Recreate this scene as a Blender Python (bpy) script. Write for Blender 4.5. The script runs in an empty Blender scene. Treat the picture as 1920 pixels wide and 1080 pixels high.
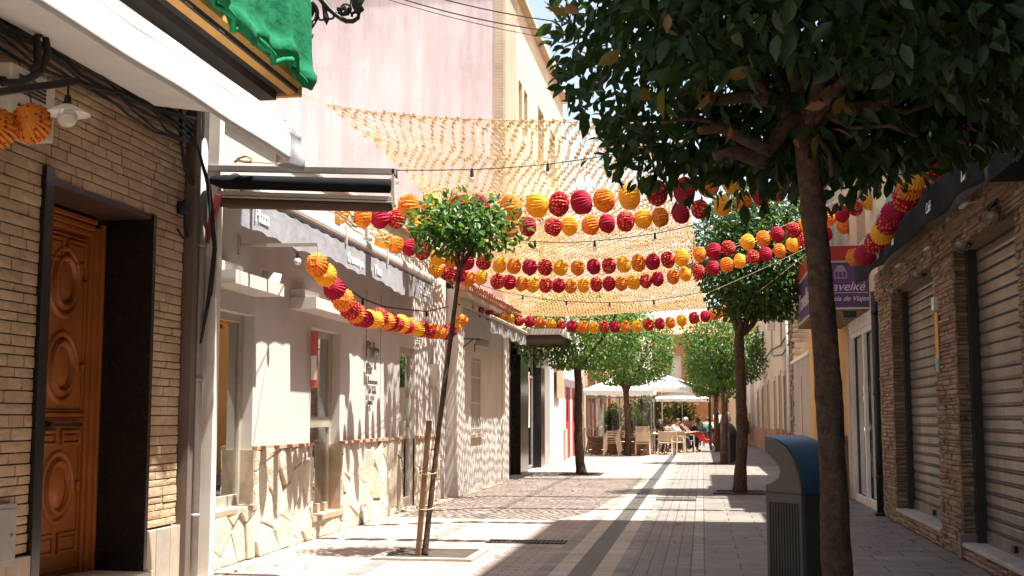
import bpy, bmesh, math, random
import numpy as np
from mathutils import Vector, Matrix, Quaternion
random.seed(7); rng = np.random.default_rng(7)
S = bpy.context.scene; COL = S.collection
R = math.radians
# ---------------------------------------------------------------- camera, sky, sun, exposure
CAMH = 1.30; FPX = 2300.0; TH = math.atan(243/2300.0); PS = math.atan((1317-960)/2300.0*math.cos(TH))
cam = bpy.data.cameras.new('camera'); camo = bpy.data.objects.new('camera', cam); COL.objects.link(camo)
camo.location = (0, 0, CAMH); camo.rotation_euler = (math.pi/2+TH, 0, PS)
cam.sensor_width = 36; cam.lens = 36*FPX/1920; cam.clip_start = .05; cam.clip_end = 1500
S.camera = camo
SUN_SH = (-.33, .07)            # how far a shadow moves in x, y per metre of height
elev = math.atan(1/math.hypot(*SUN_SH))
w = bpy.data.worlds.new("World"); S.world = w; w.use_nodes = True
nt = w.node_tree; nt.nodes.clear()
sky = nt.nodes.new('ShaderNodeTexSky'); sky.sky_type = 'NISHITA'; sky.sun_disc = False
sky.sun_elevation = elev; sky.sun_rotation = math.atan2(-SUN_SH[0], -SUN_SH[1])
sky.air_density = 1.0; sky.dust_density = 2.5; sky.ozone_density = 1.0
bg = nt.nodes.new("ShaderNodeBackground"); bg.inputs[1].default_value = .088
wo = nt.nodes.new('ShaderNodeOutputWorld')
hs = nt.nodes.new('ShaderNodeHueSaturation'); hs.inputs['Saturation'].default_value = .9; nt.links.new(sky.outputs[0], hs.inputs['Color'])
wm = nt.nodes.new('ShaderNodeMix'); wm.data_type = 'RGBA'; wm.blend_type = 'MULTIPLY'; wm.inputs[0].default_value = 1; wm.inputs[7].default_value = (1.10, 1, .90, 1); nt.links.new(hs.outputs[0], wm.inputs[6])
nt.links.new(wm.outputs[2], bg.inputs[0]); nt.links.new(bg.outputs[0], wo.inputs[0])
sl = bpy.data.lights.new('sun', 'SUN'); sl.energy = 5.0; sl.angle = R(.6); sl.color = (1, .965, .90)
so = bpy.data.objects.new('sun', sl); COL.objects.link(so); so.location = (10, 0, 30)
so.rotation_euler = Vector((SUN_SH[0], SUN_SH[1], -1)).to_track_quat('-Z', 'Y').to_euler()
S.view_settings.view_transform = 'Standard'; S.view_settings.look = 'None'
S.view_settings.exposure = 1.92; S.view_settings.gamma = 1
S.render.resolution_x = 1024; S.render.resolution_y = 576
try:
    S.cycles.max_bounces = 8; S.cycles.diffuse_bounces = 5; S.cycles.transparent_max_bounces = 12
except Exception: pass

_R = Vector((math.cos(PS), math.sin(PS), 0)); _F = Vector((-math.sin(PS)*math.cos(TH), math.cos(PS)*math.cos(TH), math.sin(TH)))
_U = _R.cross(_F)
def P(px, py, X=None, Y=None, Z=None):
    """point of a plane X=, Y= or Z= seen along a ray (used to measure positions)"""
    d = _R*((px-960)/FPX) + _U*((540-py)/FPX) + _F; o = Vector((0, 0, CAMH))
    t = (X-o.x)/d.x if X is not None else (Y-o.y)/d.y if Y is not None else (Z-o.z)/d.z
    return o+d*t

# ---------------------------------------------------------------- materials
MT = {}
def newmat(name):
    m = bpy.data.materials.new(name); m.use_nodes = True; n = m.node_tree.nodes; n.clear()
    out = n.new('ShaderNodeOutputMaterial'); b = n.new('ShaderNodeBsdfPrincipled')
    m.node_tree.links.new(b.outputs[0], out.inputs[0]); MT[name] = m
    return m, m.node_tree, b, out
def pos(t, kind='world', scale=(1, 1, 1), swz=None):
    if kind == 'world': s = t.nodes.new('ShaderNodeNewGeometry').outputs['Position']
    else: s = t.nodes.new('ShaderNodeTexCoord').outputs['Object']
    if swz:
        a = t.nodes.new('ShaderNodeSeparateXYZ'); t.links.new(s, a.inputs[0]); c = t.nodes.new('ShaderNodeCombineXYZ')
        for i, k in enumerate(swz): t.links.new(a.outputs['xyz'.index(k)], c.inputs[i])
        s = c.outputs[0]
    if tuple(scale) != (1, 1, 1):
        mp = t.nodes.new('ShaderNodeMapping'); mp.inputs['Scale'].default_value = scale; t.links.new(s, mp.inputs[0]); s = mp.outputs[0]
    return s
def noise(t, v, scale, detail=5, rough=.6):
    n = t.nodes.new('ShaderNodeTexNoise'); n.inputs['Scale'].default_value = scale; n.inputs['Detail'].default_value = detail
    n.inputs['Roughness'].default_value = rough; t.links.new(v, n.inputs['Vector']); return n.outputs[0]
def ramp(t, f, stops):
    r = t.nodes.new('ShaderNodeValToRGB'); t.links.new(f, r.inputs[0]); e = r.color_ramp.elements
    while len(e) < len(stops): e.new(.5)
    for i, (p, c) in enumerate(stops): e[i].position = p; e[i].color = (*c, 1)
    return r.outputs[0]
def mix(t, f, a, b, mode='MIX'):
    m = t.nodes.new('ShaderNodeMix'); m.data_type = 'RGBA'; m.blend_type = mode
    for i, v in ((0, f), (6, a), (7, b)):
        if isinstance(v, (int, float)): m.inputs[i].default_value = v
        elif isinstance(v, tuple): m.inputs[i].default_value = (*v, 1)
        else: t.links.new(v, m.inputs[i])
    return m.outputs[2]
def bump(t, b, h, strength=.5, dist=.01, prev=None):
    n = t.nodes.new('ShaderNodeBump'); n.inputs['Strength'].default_value = strength; n.inputs['Distance'].default_value = dist
    t.links.new(h, n.inputs['Height'])
    if prev is not None: t.links.new(prev, n.inputs['Normal'])
    if b is not None: t.links.new(n.outputs[0], b.inputs['Normal'])
    return n.outputs[0]
def mat(name, c, c2=None, sc=3, rough=.8, bs=60, bst=.3, bd=.004, metal=0, island=None, streak=0, spec=.4, grime=.25, obj=False):
    m, t, b, out = newmat(name); v = pos(t, 'object' if obj else 'world')
    c2 = c2 or tuple(x*.8 for x in c)
    f = noise(t, v, sc); col = ramp(t, f, [(.3, c2), (.7, c)])
    if island:
        r = t.nodes.new('ShaderNodeNewGeometry').outputs['Random Per Island']
        ic = ramp(t, r, [(i/max(1, len(island)-1), k) for i, k in enumerate(island)]); col = mix(t, .65, col, ic)
    if streak:
        v2 = pos(t, 'world', (1.6, 1.6, .12)); g = noise(t, v2, 2.2, 6, .7); gr = ramp(t, g, [(.42, (1-streak,)*3), (.62, (1, 1, 1))])
        col = mix(t, 1., col, gr, 'MULTIPLY')
    if grime:
        g = noise(t, v, sc*.35, 8, .75); gr = ramp(t, g, [(.35, (1-grime, 1-grime*1.1, 1-grime*1.2)), (.6, (1, 1, 1))]); col = mix(t, 1., col, gr, 'MULTIPLY')
    t.links.new(col, b.inputs['Base Color']); b.inputs['Roughness'].default_value = rough; b.inputs['Metallic'].default_value = metal
    b.inputs['Specular IOR Level'].default_value = spec
    if bst: bump(t, b, noise(t, v, bs, 8, .7), bst, bd)
    return m
def bricks(name, swz, bw, bh, c1, c2, cm, mortar=.006, off=.5, bd=.006, rough=.8, var=.3, smooth=.1, spec=.4, wob=.0):
    m, t, b, out = newmat(name); v = pos(t, 'world', swz=swz)
    if wob:
        a = t.nodes.new('ShaderNodeTexNoise'); a.inputs['Scale'].default_value = 3; t.links.new(v, a.inputs['Vector'])
        k = t.nodes.new('ShaderNodeVectorMath'); k.operation = 'MULTIPLY_ADD'; t.links.new(a.outputs[1], k.inputs[0]); k.inputs[1].default_value = (wob, wob, 0); t.links.new(v, k.inputs[2]); v = k.outputs[0]
    br = t.nodes.new('ShaderNodeTexBrick'); t.links.new(v, br.inputs['Vector']); br.offset = off
    for k, x in (('Scale', 1.), ('Mortar Size', mortar), ('Mortar Smooth', smooth), ('Brick Width', bw), ('Row Height', bh), ('Bias', 0.)): br.inputs[k].default_value = x
    br.inputs['Color1'].default_value = (*c1, 1); br.inputs['Color2'].default_value = (*c2, 1); br.inputs['Mortar'].default_value = (*cm, 1)
    w3 = pos(t, 'world'); g = noise(t, w3, 1.1, 8, .7); gr = ramp(t, g, [(.3, (1-var,)*3), (.68, (1.06, 1.04, 1.))])
    col = mix(t, 1., br.outputs[0], gr, 'MULTIPLY')
    g2 = ramp(t, noise(t, w3, 55, 4, .7), [(.3, (.8, .8, .8)), (.7, (1.1, 1.1, 1.1))]); col = mix(t, 1., col, g2, 'MULTIPLY')
    vo = t.nodes.new('ShaderNodeTexVoronoi'); vo.inputs['Scale'].default_value = 2.6; t.links.new(w3, vo.inputs['Vector'])
    gm = ramp(t, vo.outputs['Distance'], [(.035, (.55, .53, .5)), (.06, (1, 1, 1))]); col = mix(t, .8, col, gm, 'MULTIPLY')
    st = ramp(t, noise(t, pos(t, 'world', (.5, 1.6, 1)), 1.7, 9, .8), [(.36, (.70, .67, .64)), (.50, (1, 1, 1))]); col = mix(t, .8, col, st, 'MULTIPLY')
    t.links.new(col, b.inputs['Base Color']); b.inputs['Roughness'].default_value = rough; b.inputs['Specular IOR Level'].default_value = spec
    inv = t.nodes.new('ShaderNodeMath'); inv.operation = 'SUBTRACT'; inv.inputs[0].default_value = 1; t.links.new(br.outputs['Fac'], inv.inputs[1])
    n1 = bump(t, None, inv.outputs[0], .8, bd); bump(t, b, noise(t, w3, 70, 6, .7), .35, .003, n1)
    return m
def leafmat(name, cols, trans=.35, rough=.38, tcol=(.30, .42, .03)):
    m, t, b, out = newmat(name)
    r = t.nodes.new('ShaderNodeNewGeometry').outputs['Random Per Island']
    c = ramp(t, r, [(i/(len(cols)-1), k) for i, k in enumerate(cols)])
    t.links.new(c, b.inputs['Base Color']); b.inputs['Roughness'].default_value = rough; b.inputs['Specular IOR Level'].default_value = .3
    tr = t.nodes.new('ShaderNodeBsdfTranslucent'); cc = mix(t, .7, c, tcol); t.links.new(cc, tr.inputs[0])
    ms = t.nodes.new('ShaderNodeMixShader'); ms.inputs[0].default_value = trans
    t.links.new(b.outputs[0], ms.inputs[1]); t.links.new(tr.outputs[0], ms.inputs[2]); t.links.new(ms.outputs[0], out.inputs[0])
    return m
def cloth(name, c, trans=.3, rough=.9, bs=9, bd=.02, bst=.5, tc=None, weave=True):
    m, t, b, out = newmat(name); v = pos(t)
    f = noise(t, v, 4, 5, .6); col = ramp(t, f, [(.3, tuple(x*.88 for x in c)), (.7, c)])
    t.links.new(col, b.inputs['Base Color']); b.inputs['Roughness'].default_value = rough; b.inputs['Specular IOR Level'].default_value = .10
    n1 = bump(t, None, noise(t, v, bs, 3, .5), bst, bd); bump(t, b, noise(t, v, 400, 2), .2, .001, n1)
    tr = t.nodes.new('ShaderNodeBsdfTranslucent'); tr.inputs[0].default_value = (*(tc or c), 1)
    ms = t.nodes.new('ShaderNodeMixShader'); ms.inputs[0].default_value = trans
    t.links.new(b.outputs[0], ms.inputs[1]); t.links.new(tr.outputs[0], ms.inputs[2]); t.links.new(ms.outputs[0], out.inputs[0])
    return m
def plain(name, c, rough=.6, metal=0, spec=.5, bst=0):
    m, t, b, out = newmat(name)
    v = pos(t); g = ramp(t, noise(t, v, 6, 6, .7), [(.3, tuple(x*.85 for x in c)), (.65, c)]); t.links.new(g, b.inputs['Base Color'])
    b.inputs['Roughness'].default_value = rough; b.inputs['Metallic'].default_value = metal; b.inputs['Specular IOR Level'].default_value = spec
    if bst: bump(t, b, noise(t, v, 90, 5), bst, .002)
    return m
def glassmat(name, tint=(.85, .9, .88), refl=.25, alpha=.6):
    m, t, b, out = newmat(name)
    g = t.nodes.new('ShaderNodeBsdfGlossy'); g.inputs['Roughness'].default_value = .02; g.inputs[0].default_value = (.95, .97, .95, 1)
    tr = t.nodes.new('ShaderNodeBsdfTransparent'); tr.inputs[0].default_value = (*tint, 1)
    fr = t.nodes.new('ShaderNodeFresnel'); fr.inputs[0].default_value = 1.5
    ad = t.nodes.new('ShaderNodeMath'); ad.operation = 'ADD'; ad.use_clamp = True; ad.inputs[1].default_value = refl; t.links.new(fr.outputs[0], ad.inputs[0])
    ms = t.nodes.new('ShaderNodeMixShader'); t.links.new(ad.outputs[0], ms.inputs[0]); t.links.new(tr.outputs[0], ms.inputs[1]); t.links.new(g.outputs[0], ms.inputs[2])
    t.links.new(ms.outputs[0], out.inputs[0]); return m
def papermat(name, base, dot=None, dsz=.3):
    m, t, b, out = newmat(name); v = pos(t, 'object')
    col = ramp(t, noise(t, v, 12, 3), [(.3, tuple(x*.85 for x in base)), (.7, base)])
    if dot:
        vo = t.nodes.new('ShaderNodeTexVoronoi'); vo.inputs['Scale'].default_value = 30; vo.inputs['Randomness'].default_value = .45; t.links.new(v, vo.inputs['Vector'])
        mm = t.nodes.new('ShaderNodeMath'); mm.operation = 'LESS_THAN'; mm.inputs[1].default_value = dsz; t.links.new(vo.outputs['Distance'], mm.inputs[0])
        col = mix(t, mm.outputs[0], col, dot)
    t.links.new(col, b.inputs['Base Color']); b.inputs['Roughness'].default_value = .75; b.inputs['Specular IOR Level'].default_value = .2
    tr = t.nodes.new('ShaderNodeBsdfTranslucent'); t.links.new(col, tr.inputs[0])
    ms = t.nodes.new('ShaderNodeMixShader'); ms.inputs[0].default_value = .42
    t.links.new(b.outputs[0], ms.inputs[1]); t.links.new(tr.outputs[0], ms.inputs[2]); t.links.new(ms.outputs[0], out.inputs[0])
    return m

# ---------------------------------------------------------------- mesh helpers
def wloc(o):
    v = Vector((0, 0, 0))
    while o is not None: v += o.location; o = o.parent
    return v
class MB:
    def __init__(s): s.v = []; s.f = []
    def quad(s, *pts):
        n = len(s.v); s.v += [tuple(p) for p in pts]; s.f.append(tuple(range(n, n+len(pts)))); return s
    def box(s, x0, x1, y0, y1, z0, z1, M=None):
        n = len(s.v); x0, x1 = sorted((x0, x1)); y0, y1 = sorted((y0, y1)); z0, z1 = sorted((z0, z1))
        for z in (z0, z1):
            for x, y in ((x0, y0), (x1, y0), (x1, y1), (x0, y1)):
                p = Vector((x, y, z)); s.v.append(tuple(M @ p if M else p))
        s.f += [tuple(n+i for i in q) for q in ((0, 3, 2, 1), (4, 5, 6, 7), (0, 1, 5, 4), (1, 2, 6, 5), (2, 3, 7, 6), (3, 0, 4, 7))]; return s
    def bar(s, a, b, wd, ht, up=(0, 0, 1)):
        a = Vector(a); b = Vector(b); d = (b-a).normalized(); u = Vector(up)
        if abs(d.dot(u)) > .95: u = Vector((1, 0, 0))
        r = d.cross(u).normalized()*wd/2; u = r.cross(d).normalized()*ht/2; n = len(s.v)
        for p in (a, b):
            for k in (-r-u, r-u, r+u, -r+u): s.v.append(tuple(p+k))
        s.f += [tuple(n+i for i in q) for q in ((3, 2, 1, 0), (4, 5, 6, 7), (0, 1, 5, 4), (1, 2, 6, 5), (2, 3, 7, 6), (3, 0, 4, 7))]; return s
    def tube(s, pts, r, n=8, cap=True):
        pts = [Vector(p) for p in pts]; rr = r if isinstance(r, (list, tuple)) else [r]*len(pts)
        base = len(s.v); prev = None
        for i, p in enumerate(pts):
            d = (pts[min(i+1, len(pts)-1)]-pts[max(i-1, 0)])
            d = d.normalized() if d.length > 1e-9 else Vector((0, 0, 1))
            if prev is None:
                a = d.cross(Vector((0, 0, 1)));  a = a if a.length > .05 else d.cross(Vector((1, 0, 0)))
            else: a = prev-d*prev.dot(d)
            a.normalize(); prev = a; b = d.cross(a)
            for k in range(n):
                t = 2*math.pi*k/n; s.v.append(tuple(p+(a*math.cos(t)+b*math.sin(t))*rr[i]))
        for i in range(len(pts)-1):
            for k in range(n):
                k2 = (k+1) % n; s.f.append((base+i*n+k, base+i*n+k2, base+(i+1)*n+k2, base+(i+1)*n+k))
        if cap:
            s.f.append(tuple(base+k for k in reversed(range(n)))); s.f.append(tuple(base+(len(pts)-1)*n+k for k in range(n)))
        return s
    def lathe(s, prof, c=(0, 0, 0), n=16, M=None, mod=None):
        base = len(s.v); c = Vector(c)
        for r, z in prof:
            for k in range(n):
                t = 2*math.pi*k/n; q = r*(mod(k) if mod else 1); p = Vector((q*math.cos(t), q*math.sin(t), z)); p = (M @ p if M else p)+c; s.v.append(tuple(p))
        for i in range(len(prof)-1):
            for k in range(n):
                k2 = (k+1) % n; s.f.append((base+i*n+k, base+i*n+k2, base+(i+1)*n+k2, base+(i+1)*n+k))
        return s
    def prism(s, poly, o, ax, ay, d):
        """polygon poly (u,v) in the plane o+u*ax+v*ay, thick by vector d"""
        o = Vector(o); ax = Vector(ax); ay = Vector(ay); d = Vector(d); n = len(s.v); k = len(poly)
        for q in (Vector((0, 0, 0)), d):
            for u, v in poly: s.v.append(tuple(o+ax*u+ay*v+q))
        s.f.append(tuple(range(n+k-1, n-1, -1))); s.f.append(tuple(range(n+k, n+2*k)))
        for i in range(k):
            j = (i+1) % k; s.f.append((n+i, n+j, n+k+j, n+k+i))
        return s
    def grid(s, fn, nu, nv):
        b = len(s.v)
        for j in range(nv+1):
            for i in range(nu+1): s.v.append(tuple(fn(i/nu, j/nv)))
        for j in range(nv):
            for i in range(nu):
                a = b+j*(nu+1)+i; s.f.append((a, a+1, a+nu+2, a+nu+1))
        return s
    def add(s, o, M=None):
        n = len(s.v); s.v += [tuple(M @ Vector(p)) if M else p for p in o.v]; s.f += [tuple(i+n for i in f) for f in o.f]; return s
    def build(s, name, m, parent=None, smooth=False, bevel=0, local=False, solid=0):
        if parent is not None: off = Vector((0, 0, 0)) if local else wloc(parent)
        elif local: off = Vector((0, 0, 0))
        else:
            a = np.array(s.v); off = Vector(((a[:, 0].min()+a[:, 0].max())/2, (a[:, 1].min()+a[:, 1].max())/2, a[:, 2].min()))
        me = bpy.data.meshes.new(name); me.from_pydata([(p[0]-off.x, p[1]-off.y, p[2]-off.z) for p in s.v], [], s.f)
        me.validate(); bm = bmesh.new(); bm.from_mesh(me)
        if smooth and len(s.v) < 20000: bmesh.ops.remove_doubles(bm, verts=bm.verts, dist=2e-5)
        bmesh.ops.recalc_face_normals(bm, faces=bm.faces); bm.to_mesh(me); bm.free()
        me.materials.append(MT[m] if isinstance(m, str) else m)
        if smooth: me.polygons.foreach_set('use_smooth', [True]*len(me.polygons))
        o = bpy.data.objects.new(name, me); COL.objects.link(o)
        if parent is not None: o.parent = parent
        elif not local: o.location = off
        if solid:
            q = o.modifiers.new('solid', 'SOLIDIFY'); q.thickness = solid; q.offset = 0
        if bevel:
            q = o.modifiers.new('bevel', 'BEVEL'); q.width = bevel; q.segments = 2; q.limit_method = 'ANGLE'
        return o
def each(name, m, root, boxes, **kw):
    for b in boxes: o = MB().box(*b).build(name, m, root, **kw)
    return o
def tag(o, label=None, cat=None, group=None, kind=None):
    if label: o['label'] = label
    if cat: o['category'] = cat
    if group: o['group'] = group
    if kind: o['kind'] = kind
    return o
def thing(name, loc, label, cat, group=None, rz=0):
    o = bpy.data.objects.new(name, None); COL.objects.link(o); o.location = loc; o.rotation_euler[2] = rz; o.empty_display_size = .1
    return tag(o, label, cat, group)
def copy_tree(o, parent=None):
    c = o.copy(); COL.objects.link(c); c.parent = parent
    for ch in list(o.children): copy_tree(ch, c)
    return c
def text_mb(body, size, o, ax, ay, depth=.004, shear=0, bold=0, align='LEFT', sx=1.0):
    """letters as flat solid shapes: o origin, ax reading direction, ay up"""
    cu = bpy.data.curves.new('t', 'FONT'); cu.body = body; cu.size = size; cu.shear = shear; cu.offset = bold; cu.align_x = align; cu.resolution_u = 3; cu.extrude = 0
    ob = bpy.data.objects.new('t', cu); COL.objects.link(ob)
    me = bpy.data.meshes.new_from_object(ob); mb = MB(); o = Vector(o); ax = Vector(ax).normalized(); ay = Vector(ay).normalized(); n = ax.cross(ay)
    bm = bmesh.new(); bm.from_mesh(me)
    ex = bmesh.ops.extrude_face_region(bm, geom=bm.faces[:]); bmesh.ops.translate(bm, verts=[e for e in ex['geom'] if isinstance(e, bmesh.types.BMVert)], vec=(0, 0, depth))
    bm.verts.index_update()
    mb.v = [tuple(o+ax*p.co.x*sx+ay*p.co.y+n*p.co.z) for p in bm.verts]; mb.f = [tuple(x.index for x in f.verts) for f in bm.faces]
    bm.free(); bpy.data.objects.remove(ob); bpy.data.curves.remove(cu); bpy.data.meshes.remove(me)
    return mb
def wall_rects(a0, a1, z0, z1, holes):
    """split a wall rectangle (along a, up z) round holes (a0,a1,z0,z1)"""
    xs = sorted({a0, a1, *[h[0] for h in holes], *[h[1] for h in holes]}); xs = [x for x in xs if a0 <= x <= a1]
    out = []
    for i in range(len(xs)-1):
        m = (xs[i]+xs[i+1])/2; cuts = sorted([(h[2], h[3]) for h in holes if h[0] < m < h[1]]); z = z0
        for c0, c1 in cuts:
            if c0 > z+1e-6: out.append((xs[i], xs[i+1], z, c0))
            z = max(z, c1)
        if z < z1-1e-6: out.append((xs[i], xs[i+1], z, z1))
    return out
def crazy(mb, x, a, b, z0, z1, q, per=16, gap=.008):
    """irregular flagstones: Voronoi cells of jittered points, each a block of its own depth"""
    pts = [(q.uniform(a-.3, b+.3), q.uniform(z0-.3, z1+.3)) for _ in range(int((b-a+.6)*(z1-z0+.6)*per))]
    for it in range(2):
        pts = [p for i, p in enumerate(pts) if all((p[0]-o[0])**2+((p[1]-o[1])*.8)**2 > .15**2 for o in pts[:i])]
    for p in pts:
        poly = [(a, z0), (b, z0), (b, z1), (a, z1)]
        for o in pts:
            if o is p or abs(o[0]-p[0]) > 1.2: continue
            mx, mz = (p[0]+o[0])/2, (p[1]+o[1])/2; nx, nz = o[0]-p[0], o[1]-p[1]; l = math.hypot(nx, nz); nx /= l; nz /= l; new = []
            d = [(u-mx)*nx+(v-mz)*nz+gap/2 for u, v in poly]
            for i in range(len(poly)):
                j = (i+1) % len(poly)
                if d[i] <= 0: new.append(poly[i])
                if (d[i] < 0) != (d[j] < 0):
                    t = d[i]/(d[i]-d[j]); new.append((poly[i][0]+(poly[j][0]-poly[i][0])*t, poly[i][1]+(poly[j][1]-poly[i][1])*t))
            poly = new
            if len(poly) < 3: break
        if len(poly) < 3: continue
        cy = sum(u for u, v in poly)/len(poly); cz = sum(v for u, v in poly)/len(poly); dep = q.uniform(.018, .045); n = len(mb.v); k = len(poly); t1 = q.uniform(-.10, .10); t2 = q.uniform(-.08, .08)
        w = [(u+q.uniform(-.006, .006), v+q.uniform(-.006, .006)) for u, v in poly]
        for u, v in w: mb.v.append((x, u, v))
        for u, v in w: mb.v.append((x+dep*.75+t1*(u-cy)+t2*(v-cz), cy+(u-cy)*.985, cz+(v-cz)*.985))
        for u, v in w: mb.v.append((x+dep+t1*(u-cy)*.8+t2*(v-cz)*.8+q.uniform(-.003, .004), cy+(u-cy)*.92, cz+(v-cz)*.92))
        mb.v.append((x+dep+q.uniform(0, .008), cy, cz))
        for i in range(k):
            j = (i+1) % k; mb.f += [(n+i, n+j, n+k+j, n+k+i), (n+k+i, n+k+j, n+2*k+j, n+2*k+i), (n+2*k+i, n+2*k+j, n+3*k)]
    return mb
def courses(mb, xf, y0, y1, z0, z1, dirx, holes=(), hmin=.055, hmax=.1, lmin=.14, lmax=.42, dep=.05, jit=.014, gap=.004, axis='y'):
    """rows of rough stones standing proud of a wall; each stone is its own little block"""
    z = z0; row = 0
    while z < z1-.01:
        h = min(random.uniform(hmin, hmax), z1-z)
        if z1-z-h < .02: h = z1-z
        segs = [(y0, y1)]
        for a, b, c, d in holes:
            if c < z+h*.5 < d:
                ns = []
                for p, q in segs:
                    if b <= p or a >= q: ns.append((p, q))
                    else:
                        if p < a: ns.append((p, a))
                        if b < q: ns.append((b, q))
                segs = ns
        for p, q in segs:
            y = p
            while y < q-1e-4:
                l = random.uniform(lmin, lmax)
                if q-y-l < lmin*.6: l = q-y
                e = dep+random.uniform(-jit, jit); n = len(mb.v); g = gap/2
                ya, yb, za, zb = y+g, y+l-g, z+g, z+h-g; c = .007
                fr = [(ya+c, za+c*.6), ((ya+yb)/2, za+c*.5), (yb-c, za+c*.6), (yb-c*.7, (za+zb)/2), (yb-c, zb-c*.6), ((ya+yb)/2, zb-c*.5), (ya+c, zb-c*.6), (ya+c*.7, (za+zb)/2)]
                bk = [(ya, za), ((ya+yb)/2, za), (yb, za), (yb, (za+zb)/2), (yb, zb), ((ya+yb)/2, zb), (ya, zb), (ya, (za+zb)/2)]
                def pt(u, zz, d):
                    return (xf+dirx*d, u, zz) if axis == 'y' else (u, xf+dirx*d, zz)
                for (u, zz) in bk: mb.v.append(pt(u, zz, 0))
                for (u, zz) in fr: mb.v.append(pt(u, zz, e-random.uniform(0, jit*.8)))
                mb.v.append(pt((ya+yb)/2+random.uniform(-.02, .02), (za+zb)/2, e+random.uniform(0, jit)))
                for k in range(8):
                    k2 = (k+1) % 8; mb.f.append((n+k, n+k2, n+8+k2, n+8+k)); mb.f.append((n+8+k, n+8+k2, n+16))
                y += l
        z += h; row += 1
    return mb
# ---------------------------------------------------------------- material set
mat('brick_tan', (.58, .40, .24), (.45, .29, .165), 5, .9, 38, 1., .02, island=[(.57, .41, .26), (.50, .35, .21), (.60, .45, .30), (.47, .32, .19)], grime=.32)
mat('brick_back', (.27, .19, .12), (.21, .15, .10), 6, .95)
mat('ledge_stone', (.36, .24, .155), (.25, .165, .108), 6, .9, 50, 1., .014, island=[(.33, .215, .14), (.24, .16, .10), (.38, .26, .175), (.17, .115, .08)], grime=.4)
mat('plinth_stone', (.40, .33, .24), (.30, .24, .18), 5, .75, 40, .3, .004, island=[(.42, .33, .22), (.32, .29, .25), (.46, .37, .27)])
mat('plaster_grey', (.55, .505, .465), (.51, .465, .425), 2.5, .95, 130, .6, .006, grime=.10, streak=.06)
mat('plaster_white', (.68, .63, .57), (.62, .56, .51), 2.0, .92, 90, .4, .004, grime=.12, streak=.08)
mat('plaster_pink', (.78, .68, .67), (.73, .63, .62), .8, .95, 60, .3, .004, grime=.10, streak=.20)
mat('plaster_cream', (.64, .53, .37), (.57, .46, .31), 1.2, .9, 60, .3, .004, grime=.14, streak=.10)
mat('stone_cream', (.58, .48, .34), (.50, .40, .28), 2, .9, 60, .3, .004, streak=.12)
mat('pilaster_shade', (.44, .34, .24), (.38, .29, .2), 2, .9, 60, .3, .004, grime=.15, streak=.12)  # darker than the facade cream: the pilaster's shade is in its colour
mat('plaster_ochre', (.62, .33, .09), (.55, .28, .075), 2, .9, 60, .3, .004)
mat('plaster_lilac', (.30, .26, .28), (.26, .22, .24), 2, .9, 60, .3, .004)
mat('plaster_taupe', (.42, .35, .30), (.36, .30, .25), 2, .92, 80, .4, .004, streak=.12)
mat('plaster_orange', (.50, .27, .14), (.43, .22, .11), 1.5, .9, 60, .3, .004, streak=.12)
mat('plaster_dark', (.16, .12, .09), (.12, .09, .07), 1.5, .9, 60, .4, .004)
mat('plaster_yellow', (.74, .45, .035), (.66, .40, .03), 2, .7, 60, .2, .004)
mat('terracotta', (.50, .20, .12), (.42, .16, .09), 4, .85, 60, .4, .006, island=[(.52, .24, .14), (.40, .19, .12), (.56, .32, .2)])
mat('tile_brick', (.52, .32, .22), (.46, .27, .18), 7, .85, 60, .4, .004)
mat('soil', (.10, .075, .05), (.05, .04, .03), 9, 1., 30, 1., .03)
mat('stone_band', (.46, .40, .33), (.38, .33, .27), 3, .75, 80, .3, .003, grime=.3)
mat('concrete', (.44, .40, .35), (.36, .33, .29), 4, .85, 80, .4, .003)
mat('iron_grate', (.055, .052, .05), (.04, .04, .04), 8, .6, 60, .3, .002, metal=.3)
mat('granite_black', (.014, .013, .012), (.008, .008, .008), 30, .22, 80, .02, .001, grime=.0)
mat('granite_grey', (.20, .17, .14), (.15, .125, .10), 40, .7, 120, .4, .003)
mat('wood_door', (.42, .135, .028), (.30, .085, .018), 3, .42, 200, .15, .002, grime=.3)
mat('wood_dark', (.06, .028, .016), (.045, .02, .012), 4, .5, 100, .2, .002)
mat('wood_red', (.26, .045, .035), (.20, .035, .03), 4, .6, 100, .2, .002)
mat('flag_stone', (.66, .57, .45), (.52, .43, .32), 7, .85, 30, 1., .016, island=[(.66, .57, .45), (.58, .48, .36), (.70, .62, .52), (.52, .42, .30)], grime=.22); mat('dado_mortar', (.42, .33, .24), (.34, .26, .18), 6, .9)
mat('door_red', (.42, .03, .03), (.35, .025, .025), 4, .6, 100, .2, .002)
mat('wood_plank', (.26, .14, .075), (.18, .095, .05), 5, .8, 100, .4, .003, grime=.4)
mat('wood_shutter', (.13, .075, .045), (.10, .055, .03), 5, .7, 100, .3, .003)
mat('bark', (.145, .083, .05), (.045, .028, .018), 26, .95, 38, 1., .018, grime=.4)
mat('bark_light', (.22, .13, .075), (.13, .08, .05), 14, .95, 40, 1., .014, grime=.35)
mat('metal_white', (.72, .69, .65), (.66, .63, .59), 4, .5, 60, .1, .002, grime=.2, streak=.15)
mat('metal_grey', (.34, .32, .30), (.29, .27, .25), 6, .5, 60, .1, .002, metal=.4)
mat('metal_dark', (.035, .033, .03), (.025, .024, .022), 6, .5, 60, .15, .002, metal=.2)
mat('metal_beige', (.52, .46, .38), (.46, .40, .33), 4, .5, 60, .1, .002)
mat('alu_frame', (.50, .45, .36), (.44, .40, .32), 6, .45, 60, .05, .002, metal=.3)
mat('shutter_metal', (.30, .265, .235), (.23, .203, .18), 3, .42, 120, .15, .0015, metal=.55, grime=.45, streak=.3)
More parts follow.
